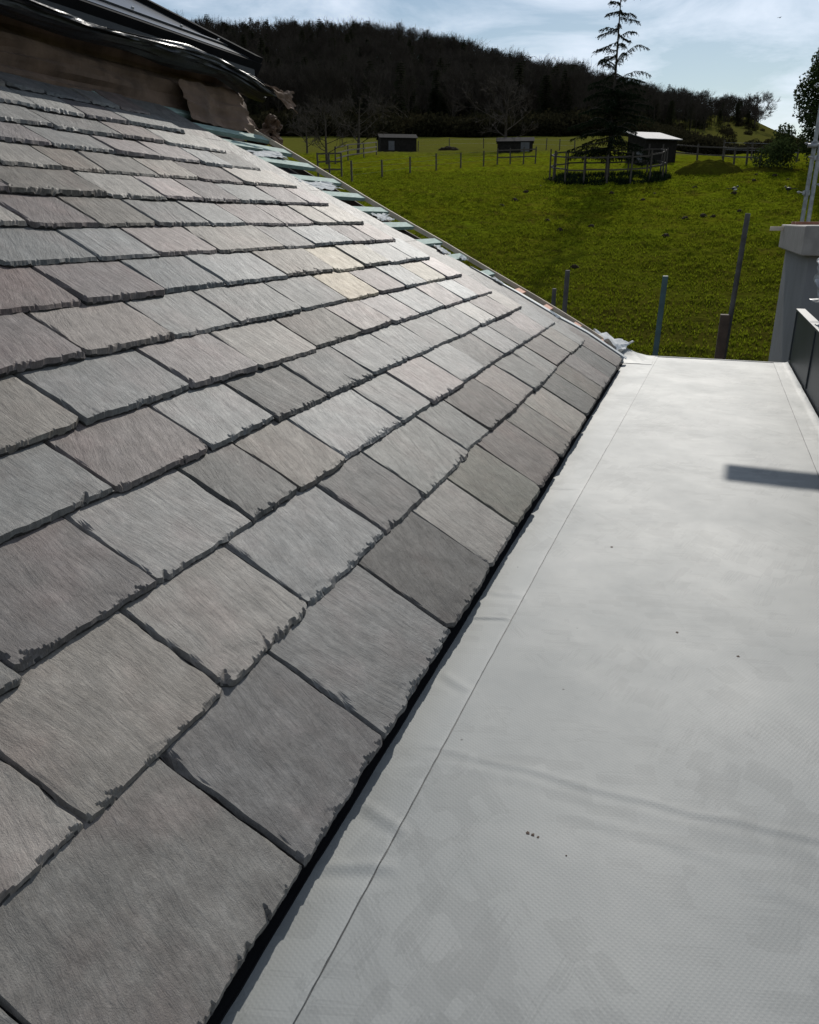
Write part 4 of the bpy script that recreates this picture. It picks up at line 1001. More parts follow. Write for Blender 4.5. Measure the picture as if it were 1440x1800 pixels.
# ------------------------------------------------------------------ trees
def branch_tree(seed, H, r0, levels=4, n1=14, up=0.5, spread=0.45, crown0=0.25, tri=3, decay=0.62, kids=4, jit=0.25, min_r=0.006):
    """bare tree: returns V, F as tapered 3-sided limbs"""
    r = random.Random(seed); V = []; F = []
    def limb(p, d, L, ra, rb, seg, lvl, sides):
        pts = [Vector(p)]; d = Vector(d).normalized(); dirs = [d.copy()]
        for i in range(seg):
            d = (d + Vector((r.uniform(-jit, jit), r.uniform(-jit, jit), r.uniform(-jit, jit) * 0.6 + up * 0.12 * (lvl > 0)))).normalized()
            pts.append(pts[-1] + d * (L / seg)); dirs.append(d.copy())
        a = dirs[0].orthogonal().normalized(); b = dirs[0].cross(a)
        base = len(V)
        for i, q in enumerate(pts):
            rr = ra + (rb - ra) * i / seg
            for k in range(sides):
                t = 2 * math.pi * k / sides
                V.append(q + a * (math.cos(t) * rr) + b * (math.sin(t) * rr))
        for i in range(seg):
            for k in range(sides):
                k2 = (k + 1) % sides; o = base + i * sides
                F.append((o + k, o + k2, o + sides + k2, o + sides + k))
        return pts, dirs
    def grow(p, d, L, ra, lvl):
        rb = max(ra * 0.45, min_r * 0.6)
        pts, dirs = limb(p, d, L, ra, rb, 3 if lvl < 3 else 2, lvl, 3)
        if lvl >= levels: return
        for k in range(kids + (1 if lvl == 1 else 0)):
            t = r.uniform(0.3, 1.0); i = min(int(t * (len(pts) - 1)), len(pts) - 2); f = t * (len(pts) - 1) - i
            q = pts[i].lerp(pts[i + 1], f); dd = dirs[i + 1]
            s = Vector((r.gauss(0, 1), r.gauss(0, 1), r.gauss(0, 1))); s = (s - dd * s.dot(dd)).normalized()
            nd = (dd + s * r.uniform(0.5, 1.1) + Vector((0, 0, up * 0.4))).normalized()
            grow(q, nd, L * decay * r.uniform(0.7, 1.15), max(ra * 0.5 * (1 - 0.4 * t), min_r), lvl + 1)
    jt = jit; jit = jit * 0.25
    pts, dirs = limb((0, 0, -0.3), (r.uniform(-.05, .05), r.uniform(-.05, .05), 1), H * 0.86, r0, r0 * 0.22, 8, 0, 6)
    jit = jt
    for k in range(n1):
        t = crown0 + (1 - crown0) * (k + r.random() * 0.8) / n1
        i = min(int(t * 8), 7); q = pts[i].lerp(pts[i + 1], t * 8 - i)
        an = k * 2.4 + r.uniform(-.5, .5)
        sh = math.sin(math.pi * min(1, (t - crown0) / (1 - crown0) * 0.8 + 0.25))
        nd = Vector((math.cos(an), math.sin(an), up * r.uniform(0.6, 1.5) + 0.5 * t))
        grow(q, nd, H * spread * sh * r.uniform(0.75, 1.15), r0 * (0.42 - 0.28 * t), 1)
    V = np.array([tuple(v) for v in V]); return V, np.array(F)

def leaf_cloud(r, centers, n, size, squash=1.0):
    """n small triangles scattered round each centre with radius; centers: (x,y,z,rad)"""
    out = []
    for (x, y, z, rad) in centers:
        d = r.normal(size=(n, 3)); d /= np.linalg.norm(d, axis=1, keepdims=True)
        rr = rad * (0.45 + 0.62 * r.random((n, 1)) ** 0.6)
        c = np.array([x, y, z]) + d * rr * np.array([1, 1, squash])
        a = r.normal(size=(n, 3)); a /= np.linalg.norm(a, axis=1, keepdims=True)
        b = np.cross(a, r.normal(size=(n, 3))); b /= np.maximum(np.linalg.norm(b, axis=1, keepdims=True), 1e-6)
        s = size * r.uniform(0.6, 1.5, (n, 1))
        out.append(np.stack([c - a * s, c + a * s, c + b * s * 1.3], 1))
    V = np.concatenate(out).reshape(-1, 3)
    return V, np.arange(len(V)).reshape(-1, 3)

def spruce(seed, H, R, rows=26, per=10):
    """dark far conifer: trunk and drooping sprays of triangles"""
    r = np.random.default_rng(seed); V = []; F = []
    mb = MB(); mb.tube((0, 0, -0.3), (0, 0, H), 0.16, 0.02, 6, False)
    T = []
    for i in range(rows):
        t = (i + 0.3) / rows; z = H * (0.12 + 0.86 * t); rad = R * (1 - t) ** 0.7 * r.uniform(0.75, 1.15) + 0.30
        for k in range(per):
            a = r.uniform(0, 2 * np.pi); c, s = np.cos(a), np.sin(a)
            L = rad * r.uniform(0.6, 1.1); dz = -L * r.uniform(0.1, 0.45)
            for m_ in range(4):
                q = (m_ + 0.5) / 4; px, py, pz = c * L * q, s * L * q, z + dz * q * q
                w = 0.30 * (1 - q * 0.5); 
                T.append([(px - c * 0.25, py - s * 0.25, pz), (px + s * w, py - c * w, pz - 0.12), (px + c * 0.35, py + s * 0.35, pz - 0.1)])
                T.append([(px - c * 0.25, py - s * 0.25, pz), (px - s * w, py + c * w, pz - 0.16), (px + c * 0.35, py + s * 0.35, pz - 0.05)])
    return (np.array(mb.v), np.array(mb.f)), (np.array(T).reshape(-1, 3), np.arange(len(T) * 3).reshape(-1, 3))

# bare tree prototypes for the far wood
protos = []
for sd_, H, sp_, n1 in ((1, 12.5, 0.30, 22), (2, 13.5, 0.26, 24), (3, 12, 0.38, 20), (4, 13.5, 0.20, 24)):
    V, F = branch_tree(sd_, H, 0.17, levels=3, n1=n1, up=0.7, spread=sp_, crown0=0.30, kids=5, decay=0.6, min_r=0.022)
    protos.append(mesh_np('bare_tree_%d' % sd_, V, F, M['bark_far']))
for sd_, H, R in ((11, 12.5, 2.6), (12, 11, 2.9)):
    (tv, tf), (nv, nf) = spruce(sd_, H, R)
    V = np.concatenate([tv, nv]); 
    me = mesh_np('conifer_%d' % sd_, V, [tf, nf + len(tv)], M['far_needles'])
    me.materials.append(M['bark_far'])
    protos.append(me)
r = np.random.default_rng(77)
(bv, bf) = leaf_cloud(r, [(0, 0, 1.2, 1.6), (1.2, 0.4, 0.9, 1.2), (-1.1, -0.2, 1.0, 1.3)], 260, 0.16, 0.8)
protos.append(mesh_np('thicket', bv, bf, M['hedge_leaf']))

# individual trees along the skyline
sky_labels = {0: 'leafless tree on the skyline of the wooded hill', 1: 'leafless tree on the skyline of the wooded hill', 2: 'leafless tree on the skyline of the wooded hill', 3: 'leafless tree on the skyline of the wooded hill', 4: 'dark conifer among the bare trees on the hill skyline', 5: 'dark conifer among the bare trees on the hill skyline'}
names = {0: 'bare_tree', 1: 'bare_tree', 2: 'bare_tree', 3: 'bare_tree', 4: 'conifer', 5: 'conifer'}
a = -36.0
while a < 1.6:
    D = r.uniform(312, 332)
    kk = int(r.choice([0, 1, 2, 3, 4, 5], p=[.25, .25, .25, .15, .05, .05] if a < -12 else [.28, .28, .28, .16, 0, 0]))
    o = bpy.data.objects.new(names[kk], protos[kk])
    x, y = D * math.sin(R_(a)), D * math.cos(R_(a))
    o.location = (x, y, tz(x, y) - 0.2); o.rotation_euler = (0, 0, r.uniform(0, 6.28))
    s = r.uniform(0.75, 1.08) * float(np.interp(a, [-9, -6, -2, 1.6], [1.0, 0.8, 0.68, 0.5]))
    o.scale = (s * 1.1, s * 1.1, s)
    link(o)
    tag(o, sky_labels[kk], 'tree', 'trees along the skyline of the wooded hill' if kk < 4 else 'conifers along the skyline of the wooded hill')
    a += r.uniform(0.14, 0.34)

# the rest of the wood reads as one mass: instanced on points over the slope
def scatter(name, pts, scl, rotz, meshes, pick, label, cat):
    me = bpy.data.meshes.new(name); me.vertices.add(len(pts)); me.vertices.foreach_set('co', np.asarray(pts, np.float32).ravel())
    for nm, ty, arr in (('s', 'FLOAT', scl), ('rz', 'FLOAT', rotz), ('pk', 'INT', pick)):
        at = me.attributes.new(nm, ty, 'POINT'); at.data.foreach_set('value', np.asarray(arr, np.float32 if ty == 'FLOAT' else np.int32))
    o = bpy.data.objects.new(name, me); link(o); tag(o, label, cat, kind='stuff')
    g = bpy.data.node_groups.new(name, 'GeometryNodeTree')
    g.interface.new_socket('Geometry', in_out='INPUT', socket_type='NodeSocketGeometry')
    g.interface.new_socket('Geometry', in_out='OUTPUT', socket_type='NodeSocketGeometry')
    gi = g.nodes.new('NodeGroupInput'); go = g.nodes.new('NodeGroupOutput')
    jn = g.nodes.new('GeometryNodeJoinGeometry')
    def attr(nm, ty):
        q = g.nodes.new('GeometryNodeInputNamedAttribute'); q.data_type = ty; q.inputs['Name'].default_value = nm; return q.outputs['Attribute']
    sc = attr('s', 'FLOAT'); rz = attr('rz', 'FLOAT'); pk = attr('pk', 'INT')
    cx = g.nodes.new('ShaderNodeCombineXYZ'); g.links.new(rz, cx.inputs['Z'])
    for i, m in enumerate(meshes):
        src = bpy.data.objects.new(name + '_source', m)
        oi = g.nodes.new('GeometryNodeObjectInfo'); oi.inputs['Object'].default_value = src
        ip = g.nodes.new('GeometryNodeInstanceOnPoints')
        eq = g.nodes.new('FunctionNodeCompare'); eq.data_type = 'INT'; eq.operation = 'EQUAL'; g.links.new(pk, eq.inputs[2]); eq.inputs[3].default_value = i
        g.links.new(gi.outputs[0], ip.inputs['Points']); g.links.new(eq.outputs[0], ip.inputs['Selection'])
        g.links.new(oi.outputs['Geometry'], ip.inputs['Instance']); g.links.new(cx.outputs[0], ip.inputs['Rotation']); g.links.new(sc, ip.inputs['Scale'])
        g.links.new(ip.outputs[0], jn.inputs[0])
    g.links.new(jn.outputs[0], go.inputs[0])
    md = o.modifiers.new('scatter', 'NODES'); md.node_group = g
    return o
pts, sc, rz, pk = [], [], [], []
while len(pts) < 2600:
    a = r.uniform(-48, 2.2); D = math.sqrt(r.uniform(178 ** 2, 345 ** 2))
    x, y = D * math.sin(R_(a)), D * math.cos(R_(a))
    # the right shoulder is open grass low down
    if a > -6.5 and D < 180 + (a + 6.5) * 13: continue
    if a > -1.0 and D < 255 and r.random() < 0.7: continue
    k = int(r.choice([0, 1, 2, 3, 4, 5, 6], p=[.14, .16, .14, .16, .09, .09, .22]))
    pts.append((x, y, tz(x, y) - 0.2)); sc.append(r.uniform(0.75, 1.15) * (1.5 if k == 6 else 1) * float(np.interp(a, [-9, -6, -2, 2], [1.0, 0.8, 0.62, 0.5]))); rz.append(r.uniform(0, 6.28)); pk.append(k)
scatter('woodland', pts, sc, rz, protos, pk, 'dense dark wood covering the hillside behind the field', 'woodland')
# brush at the foot of the wood, and hedgerows on the right
pts, sc, rz, pk = [], [], [], []
for i in range(520):
    a = r.uniform(-46, -5); D = r.uniform(166, 182)
    x, y = D * math.sin(R_(a)), D * math.cos(R_(a)); pts.append((x, y, tz(x, y) - 0.3)); sc.append(r.uniform(0.8, 1.9)); rz.append(r.uniform(0, 6)); pk.append(0)
for i in range(200):
    a = r.uniform(-5.2, 5.5); D = r.uniform(150, 160) + 6 * math.sin(a)
    x, y = D * math.sin(R_(a)), D * math.cos(R_(a)); pts.append((x, y, tz(x, y) - 0.3)); sc.append(r.uniform(0.4, 1.1) * (1.3 if a < 0 else 0.8)); rz.append(r.uniform(0, 6)); pk.append(0)
for i in range(70):
    a = r.uniform(-6, 4.5); D = r.uniform(175, 300)
    x, y = D * math.sin(R_(a)), D * math.cos(R_(a)); pts.append((x, y, tz(x, y) - 0.3)); sc.append(r.uniform(0.4, 1.0)); rz.append(r.uniform(0, 6)); pk.append(0)
scatter('brushwood', pts, sc, rz, [protos[6]], pk, 'dark brush and hedgerow at the foot of the wooded hill', 'brushwood')

def bare_thing(name, label, loc, H, r0, seed, sx=1.0, **kw):
    t = thing(name, label, 'tree', tuple(loc))
    V, F = branch_tree(seed, H, r0, **kw)
    nt = 6 * 9
    trunkF = F[(F < nt).all(1)]; crownF = F[(F >= nt).all(1)]
    V = V * np.array([sx, sx, 1])
    obj_np('trunk', V[:nt], trunkF, M['bark'], t)
    obj_np('crown', V[nt:], crownF - nt, M['bark'], t)
    return t
bare_thing('bare_tree', 'rounded lone leafless tree standing on the right shoulder of the hill', at_dist(1316, 285) , 10.0, 0.26, 21, 1.0, levels=4, n1=16, up=0.45, spread=0.42, crown0=0.2, kids=5, min_r=0.03)
bare_thing('bare_tree', 'leafless orchard tree nearest the roof corner, left of the post and wire fence', ground(575, 288), 4.9, 0.12, 22, 1.1, levels=4, n1=13, up=0.35, spread=0.46, crown0=0.2, kids=4, min_r=0.010)
bare_thing('bare_tree', 'spreading leafless tree just left of the dark low field shed', ground(629, 272), 6.2, 0.17, 23, 1.1, levels=4, n1=13, up=0.3, spread=0.44, crown0=0.18, kids=4, min_r=0.014)
bare_thing('bare_tree', 'broad leafless tree over the small shed between the two fences', ground(888, 266), 8.8, 0.22, 24, 1.0, levels=4, n1=15, up=0.35, spread=0.42, crown0=0.16, kids=4, min_r=0.018)
bare_thing('bare_tree', 'thin leafless tree at the far left of the field under the wood', ground(540, 270), 5.0, 0.12, 25, 1.0, levels=4, n1=12, up=0.35, spread=0.42, crown0=0.18, kids=4, min_r=0.014)

# the tall cedar in its fenced ring
ced = ground(1066, 316)
t = thing('cedar_tree', 'tall sparse drooping conifer rising from the railed enclosure in the field', 'conifer', tuple(ced))
rr = random.Random(4)
H = 11.3
TR = []
mb = MB(); segs = 14
for i in range(segs + 1):
    q = i / segs; TR.append(Vector((0.10 * math.sin(q * 2.2) - 0.12 * q, 0.1 * math.sin(q * 3), H * q)))
for i in range(segs):
    mb.tube(TR[i] + (Vector((0, 0, -0.3)) if i == 0 else Vector()), TR[i + 1], 0.125 * (1 - i / segs) ** 1.2 + 0.012, 0.125 * (1 - (i + 1) / segs) ** 1.2 + 0.012, 8, False)
mb.build('trunk', M['bark'], t)
bm_ = MB(); nd = []
rn = np.random.default_rng(8)
def cedar_branch(z, an, L, rise, dens):
    q = z / H * segs; i = min(int(q), segs - 1); p = TR[i].lerp(TR[i + 1], q - i)
    d = Vector((math.cos(an), math.sin(an), 0)); n = 9; prev = p; rad = 0.010 + 0.010 * L
    for k in range(1, n + 1):
        s = k / n
        cur = p + d * (L * s) + Vector((0, 0, rise * L * math.sin(s * math.pi * 0.62) - 0.36 * L * max(0, s - 0.55) ** 1.4)) + Vector((rr.uniform(-.03, .03), rr.uniform(-.03, .03), rr.uniform(-.02, .02)))
        bm_.tube(prev, cur, rad * (1 - s * 0.8) + 0.004, rad * (1 - s * 0.85) + 0.003, 4, False)
        sd2 = d.cross(Vector((0, 0, 1)))
        for m_ in range(int(3 + dens * 5)):
            side = rr.choice((-1, 1)); ll = rr.uniform(0.10, 0.42) * (0.4 + 0.6 * min(1, L / 1.4)) * (1.1 - 0.4 * s)
            b0 = prev.lerp(cur, rr.random()); tip = b0 + sd2 * side * ll * rr.uniform(0.2, 0.9) + d * ll * rr.uniform(0.1, 0.7) + Vector((0, 0, -ll * rr.uniform(0.35, 1.1)))
            if rr.random() < 0.5: bm_.tube(b0, tip, 0.004, 0.002, 3, False)
            for j in range(int(5 + 5 * dens)):
                c = b0.lerp(tip, rr.random()); v1 = Vector((rr.gauss(0, 1), rr.gauss(0, 1), rr.gauss(0, 1) - 0.6)).normalized() * rr.uniform(0.04, 0.085); v2 = Vector((rr.gauss(0, 1), rr.gauss(0, 1), rr.gauss(0, 1))).normalized() * 0.028
                nd.append((tuple(c - v2), tuple(c + v2), tuple(c + v1)))
        prev = cur
# (height, angle in degrees, length, rise): main visible limbs then fill
main = [(9.9, 170, 0.5, .15), (9.3, 5, 1.05, .12), (9.5, 190, 0.55, -.1), (8.6, 20, 0.95, -.05), (8.7, 180, 0.75, -.1), (7.9, 175, 1.15, -.20), (7.6, 10, 0.7, -.5), (7.2, 200, 1.2, -.25), (6.6, 185, 1.0, -.35), (6.1, 0, 1.65, .55), (5.7, 180, 1.2, -.35),
        (5.2, 8, 1.9, .28), (4.9, 172, 1.7, -.15), (4.6, -5, 1.8, .12), (4.2, 185, 1.9, -.2), (3.9, 10, 1.9, .3), (3.5, 178, 2.1, -.2), (3.1, 0, 2.2, .05), (2.8, 190, 2.4, -.15)]
for z, an, L, ri in main: cedar_branch(z, R_(an), L, ri, 0.9)
z = 1.1
while z < 10.9:
    f = 1 - z / H
    L = (0.25 + 3.0 * f ** 0.9) * rr.uniform(0.5, 1.08)
    cedar_branch(z, rr.uniform(0, 6.28), L, rr.uniform(-0.15, 0.25), 1.3 if z < 5 else 0.6)
    z += 0.065 if z < 4.8 else (0.16 if z < 6.0 else 0.33)
bm_.build('branches', M['bark'], t)
V = np.array(nd).reshape(-1, 3)
obj_np('foliage', V, np.arange(len(V)).reshape(-1, 3), M['needles'], t)

# evergreen mass at the right edge
bl = ground(1425, 300)
t = thing('evergreen_tree', 'dark bushy evergreen tree at the right edge behind the scaffold poles', 'tree', (bl.x + 1.7, bl.y, tz(bl.x + 1.7, bl.y)))
mb = MB(); mb.tube((0, 0, -0.3), (0.1, 0, 5.5), 0.22, 0.06, 10); mb.build('trunk', M['bark'], t)
cs = []
for i in range(130):
    q = rn.random(); z = 0.5 + 9.5 * q; rad = 4.4 * (1 - q) ** 0.72; an = rn.uniform(0, 2 * np.pi); k = rn.uniform(0.35, 1)
    cs.append((rad * k * math.cos(an), rad * k * math.sin(an), z, rn.uniform(0.5, 0.95) * (1.1 - 0.5 * q)))
V, F = leaf_cloud(rn, cs, 420, 0.075)
obj_np('crown', V, F, M['bush_leaf'], t)

# ------------------------------------------------------------------ sheds
def shed(name, label, base, w, d, h1, h2, rot, roofm, ridge=False, door=None, ov=0.15):
    t = thing(name, label, 'shed', tuple(base)); t.rotation_euler = (0, 0, rot)
    # boards as parts on the front and ends
    nb = max(4, int(w / 0.35))
    def wallpts(x): return h1 + (h2 - h1) * (x + w / 2) / w
    for i in range(nb):
        x0, x1 = -w / 2 + i * w / nb + 0.008, -w / 2 + (i + 1) * w / nb - 0.008
        mb = MB(); z0, z1 = wallpts(x0), wallpts(x1)
        if ridge: z0 = z1 = h1
        mb.add([(x0, -d / 2 - 0.02, -0.3), (x1, -d / 2 - 0.02, -0.3), (x1, -d / 2, -0.3), (x0, -d / 2, -0.3), (x0, -d / 2 - 0.02, z0), (x1, -d / 2 - 0.02, z1), (x1, -d / 2, z1), (x0, -d / 2, z0)],
               [(0, 3, 2, 1), (4, 5, 6, 7), (0, 1, 5, 4), (1, 2, 6, 5), (2, 3, 7, 6), (3, 0, 4, 7)])
        mb.build('board', M['shed_dark'], t)
    mb = MB()
    if ridge:
        mb.add([(-w / 2, -d / 2 + .005, -0.3), (w / 2, -d / 2 + .005, -0.3), (w / 2, d / 2, -0.3), (-w / 2, d / 2, -0.3), (-w / 2, -d / 2 + .005, h1), (w / 2, -d / 2 + .005, h1), (w / 2, d / 2, h1), (-w / 2, d / 2, h1), (-w / 2, 0, h2), (w / 2, 0, h2)],
               [(0, 1, 5, 4), (2, 3, 7, 6), (0, 4, 8, 7, 3), (1, 2, 6, 9, 5)])
    else:
        mb.add([(-w / 2, -d / 2 + .005, -0.3), (w / 2, -d / 2 + .005, -0.3), (w / 2, d / 2, -0.3), (-w / 2, d / 2, -0.3), (-w / 2, -d / 2 + .005, h1), (w / 2, -d / 2 + .005, h2), (w / 2, d / 2, h2), (-w / 2, d / 2, h1)],
               [(0, 1, 5, 4), (1, 2, 6, 5), (2, 3, 7, 6), (3, 0, 4, 7)])
    mb.build('walls', M['shed_dark'], t)
    if ridge:
        for s in (-1, 1):
            mb = MB(); y0 = s * (d / 2 + ov); z0 = h1 - ov * (h2 - h1) / (d / 2)
            mb.add([(-w / 2 - ov, y0, z0), (w / 2 + ov, y0, z0), (w / 2 + ov, s * 0.005, h2 + 0.005), (-w / 2 - ov, s * 0.005, h2 + 0.005), (-w / 2 - ov, y0, z0 + 0.06), (w / 2 + ov, y0, z0 + 0.06), (w / 2 + ov, s * 0.005, h2 + 0.065), (-w / 2 - ov, s * 0.005, h2 + 0.065)],
                   [(0, 3, 2, 1), (4, 5, 6, 7), (0, 1, 5, 4), (1, 2, 6, 5), (2, 3, 7, 6), (3, 0, 4, 7)])
            mb.build('roof_sheet', roofm, t)
    else:
        n = 7
        for i in range(n):
            y0, y1 = -d / 2 - ov + i * (d + 2 * ov) / n + 0.004, -d / 2 - ov + (i + 1) * (d + 2 * ov) / n - 0.004
            sl = (h2 - h1) / w; x0, x1 = -w / 2 - ov, w / 2 + ov
            mb = MB(); mb.add([(x0, y0, h1 - ov * sl + .01), (x1, y0, h2 + ov * sl + .01), (x1, y1, h2 + ov * sl + .01), (x0, y1, h1 - ov * sl + .01), (x0, y0, h1 - ov * sl + .06), (x1, y0, h2 + ov * sl + .06), (x1, y1, h2 + ov * sl + .06), (x0, y1, h1 - ov * sl + .06)],
                   [(0, 3, 2, 1), (4, 5, 6, 7), (0, 1, 5, 4), (1, 2, 6, 5), (2, 3, 7, 6), (3, 0, 4, 7)])
            mb.build('roof_sheet', roofm, t)
    if door:
        mb = MB(); mb.box((door[0], -d / 2 - 0.05, 0.0), (door[1], -d / 2 - 0.022, door[2])); mb.build('door', M['shed_door'], t)
    return t
b = ground(698, 266); shed('field_shed', 'low dark shed with a pale door beside the leafless trees', b, 4.3, 2.6, 1.35, 1.8, math.atan2(b.x, -b.y) + math.pi + 0.15, M['shed_roof_dark'], True, (-1.2, -0.5, 1.0))
b = ground(905, 268); shed('field_shed', 'grey low shed under the broad leafless tree behind the gate', b, 3.7, 2.2, 1.0, 1.4, math.atan2(b.x, -b.y) + math.pi, M['shed_roof_dark'], True, (0.6, 1.5, 0.9))
b = ground(1143, 287); b2 = shed('field_shed', 'dark open shed with shining sloping roof beside the railed enclosure', b, 2.5, 2.6, 2.15, 1.55, math.atan2(b.x, -b.y) + math.pi - 1.0, M['shed_roof'], False, (0.15, 0.95, 0.75), 0.28)

# ------------------------------------------------------------------ fences
def fence_line(name, label, pix, h, rails, post_w=0.10, wire=False, dense=None, rail_h=(0.35, 0.7, 1.05)):
    pos = [ground(*p) for p in pix]
    if dense:
        q = []
        for a_, b_ in zip(pos[:-1], pos[1:]):
            k = max(1, int((b_ - a_).length / dense))
            for i in range(k): c = a_.lerp(b_, i / k); q.append(Vector((c.x, c.y, tz(c.x, c.y))))
        q.append(pos[-1]); pos = q
    t = thing(name, label, 'fence', tuple(pos[0]))
    o0 = pos[0]
    for i, p in enumerate(pos):
        hh = h * random.uniform(0.94, 1.08); ln = random.uniform(-0.04, 0.04)
        mb = MB(); mb.tube(Vector((0, 0, -0.2)), Vector((ln, 0, hh)), post_w / 2, n=6); o = mb.build('post', M['fence_wood'], t); o.location = p - o0
    for a_, b_ in zip(pos[:-1], pos[1:]):
        for rh in (rail_h[:rails]):
            mb = MB()
            if wire: mb.tube(a_ - o0 + Vector((0, 0, rh * h)), b_ - o0 + Vector((0, 0, rh * h)), 0.006, n=3); mb.build('wire', M['galv'], t)
            else:
                d = (b_ - a_); L = d.length; d.normalize(); s = d.cross(Vector((0, 0, 1))).normalized()
                mb.box((0, 0.04, rh * h - 0.045), (L, 0.075, rh * h + 0.045), ax=(a_ - o0, d, s, Vector((0, 0, 1)))); mb.build('rail', M['fence_wood'], t)
    return t
fence_line('wire_fence', 'post and wire fence crossing the field in front of the low shed', [(619, 320), (672, 313), (721, 306), (767, 300), (810, 295), (850, 292), (874, 290)], 1.1, 3, 0.13, True, rail_h=(0.35, 0.65, 0.92))
fence_line('rail_fence', 'rail fence with gate under the broad leafless tree', [(874, 290), (897, 289), (920, 288), (941, 287)], 1.15, 2, 0.12, rail_h=(0.45, 0.9))
fence_line('rail_fence', 'rail fence behind the leafless trees left of the low shed', [(590, 288), (612, 282), (640, 277), (662, 273)], 1.3, 3, 0.12, rail_h=(0.3, 0.6, 0.92))
fence_line('rail_fence', 'short rail fence nearest the roof corner on the left of the field', [(560, 312), (580, 311), (601, 311)], 1.45, 3, 0.12, rail_h=(0.3, 0.62, 0.94))
fence_line('wire_fence', 'far post fence across the strawy pasture below the wood', [(735, 266), (790, 262), (850, 261), (905, 262), (960, 264), (1010, 268)], 1.2, 2, 0.12, True, dense=4.0, rail_h=(0.5, 0.9))
fence_line('rail_fence', 'long rail fence beyond the earth mound on the right', [(1180, 280), (1225, 285), (1270, 288), (1312, 292), (1335, 294)], 1.15, 2, 0.13, dense=2.6, rail_h=(0.45, 0.9))
fence_line('wire_fence', 'post fence running below the hill on the far right', [(1270, 278), (1320, 280), (1370, 283), (1400, 286)], 1.2, 2, 0.12, True, dense=3.2, rail_h=(0.5, 0.9))

# railed ring round the cedar
c0 = ced; ring = []
for i in range(16):
    an = 2 * math.pi * i / 16 + 0.1; x, y = c0.x + 3.35 * math.cos(an), c0.y + 2.6 * math.sin(an); ring.append(Vector((x, y, tz(x, y))))
t = thing('tree_enclosure', 'ring of posts and rails around the foot of the tall conifer', 'fence', tuple(c0))
for p in ring:
    hh = random.uniform(1.5, 1.75); mb = MB(); mb.tube((0, 0, -0.2), (random.uniform(-.05, .05), 0, hh), 0.052, 0.045, n=7); o = mb.build('post', M['fence_wood'], t); o.location = p - c0
for i in range(16):
    a_, b_ = ring[i] - c0, ring[(i + 1) % 16] - c0
    for rh in (0.78, 1.42):
        d = b_ - a_; L = d.length; d.normalize(); s = d.cross(Vector((0, 0, 1))).normalized(); dz = random.uniform(-0.03, 0.03)
        mb = MB(); mb.box((-0.05, -0.095, rh - 0.04 + dz), (L + 0.05, -0.056, rh + 0.04 + dz), ax=(a_, d, s, Vector((0, 0, 1)))); mb.build('rail', M['fence_wood'], t)
# rank grass and brambles inside the ring
r = np.random.default_rng(3); N = 5200
an = r.uniform(0, 6.283, N); ra = np.sqrt(r.random(N)); ra = np.where(r.random(N) < 0.6, 0.8 + 0.28 * r.random(N), ra)
x = c0.x + 3.4 * ra * np.cos(an); y = c0.y + 2.65 * ra * np.sin(an)
z = terrain(np.hypot(x, y), np.degrees(np.arctan2(x, y)))
h = r.uniform(0.10, 0.30, N) * (0.5 + 0.8 * (fbm(x * 1.5, y * 1.5, 8, 2) > -0.1)); aa = r.uniform(0, 6.28, N); w = 0.04
base = np.stack([x, y, z], -1); dxy = np.stack([np.cos(aa), np.sin(aa), 0 * aa], -1); pr = np.stack([-np.sin(aa), np.cos(aa), 0 * aa], -1)
V = np.stack([base - pr * w, base + pr * w, base + dxy * (h * 0.5)[:, None] + np.array([0, 0, 1.0]) * h[:, None]], 1).reshape(-1, 3)
rg = obj_np('rank_grass', V, np.arange(len(V)).reshape(-1, 3), M['needles']); tag(rg, 'dark rank grass and bramble growing inside the tree enclosure', 'rank grass', kind='stuff')

# ------------------------------------------------------------------ mounds, molehills, birds
def mound(name, label, px, py, L, W, Hh, seed, mat):
    g = ground(px, py); nx = 60
    S, T = np.meshgrid(np.linspace(-1.25, 1.25, nx), np.linspace(-1.25, 1.25, nx))
    x = g.x + S * L / 2; y = g.y + T * W / 2
    rad = np.sqrt(S ** 2 + T ** 2 * (1 + 0.0 * S)) + 0.12 * fbm(S * 2, T * 2, seed, 3)
    hgt = Hh * np.clip(1 - rad ** 2.4, 0, 1) ** 0.8 * (1 + 0.25 * fbm(S * 3, T * 3, seed + 3, 3)) + 0.07 * fbm(S * 9, T * 9, seed + 5, 3) * (rad < 1)
    z = terrain(np.hypot(x, y), np.degrees(np.arctan2(x, y))) + hgt - 0.10
    idx = np.arange(nx * nx).reshape(nx, nx)
    V = np.stack([x - g.x, y - g.y, z - g.z], -1).reshape(-1, 3)
    o = obj_np(name, V, np.stack([idx[:-1, :-1], idx[:-1, 1:], idx[1:, 1:], idx[1:, :-1]], -1).reshape(-1, 4), mat, None, True)
    o.location = g; o['kind'] = 'structure'; return o
mound('grassy_mound', '', 1243, 304, 4.0, 2.4, 0.75, 3, M['field'])
mound('grassy_mound', '', 1360, 301, 4.6, 2.4, 0.30, 8, M['field'])
mound('earth_heap', '', 788, 264, 2.8, 1.8, 0.5, 13, M['earth'])
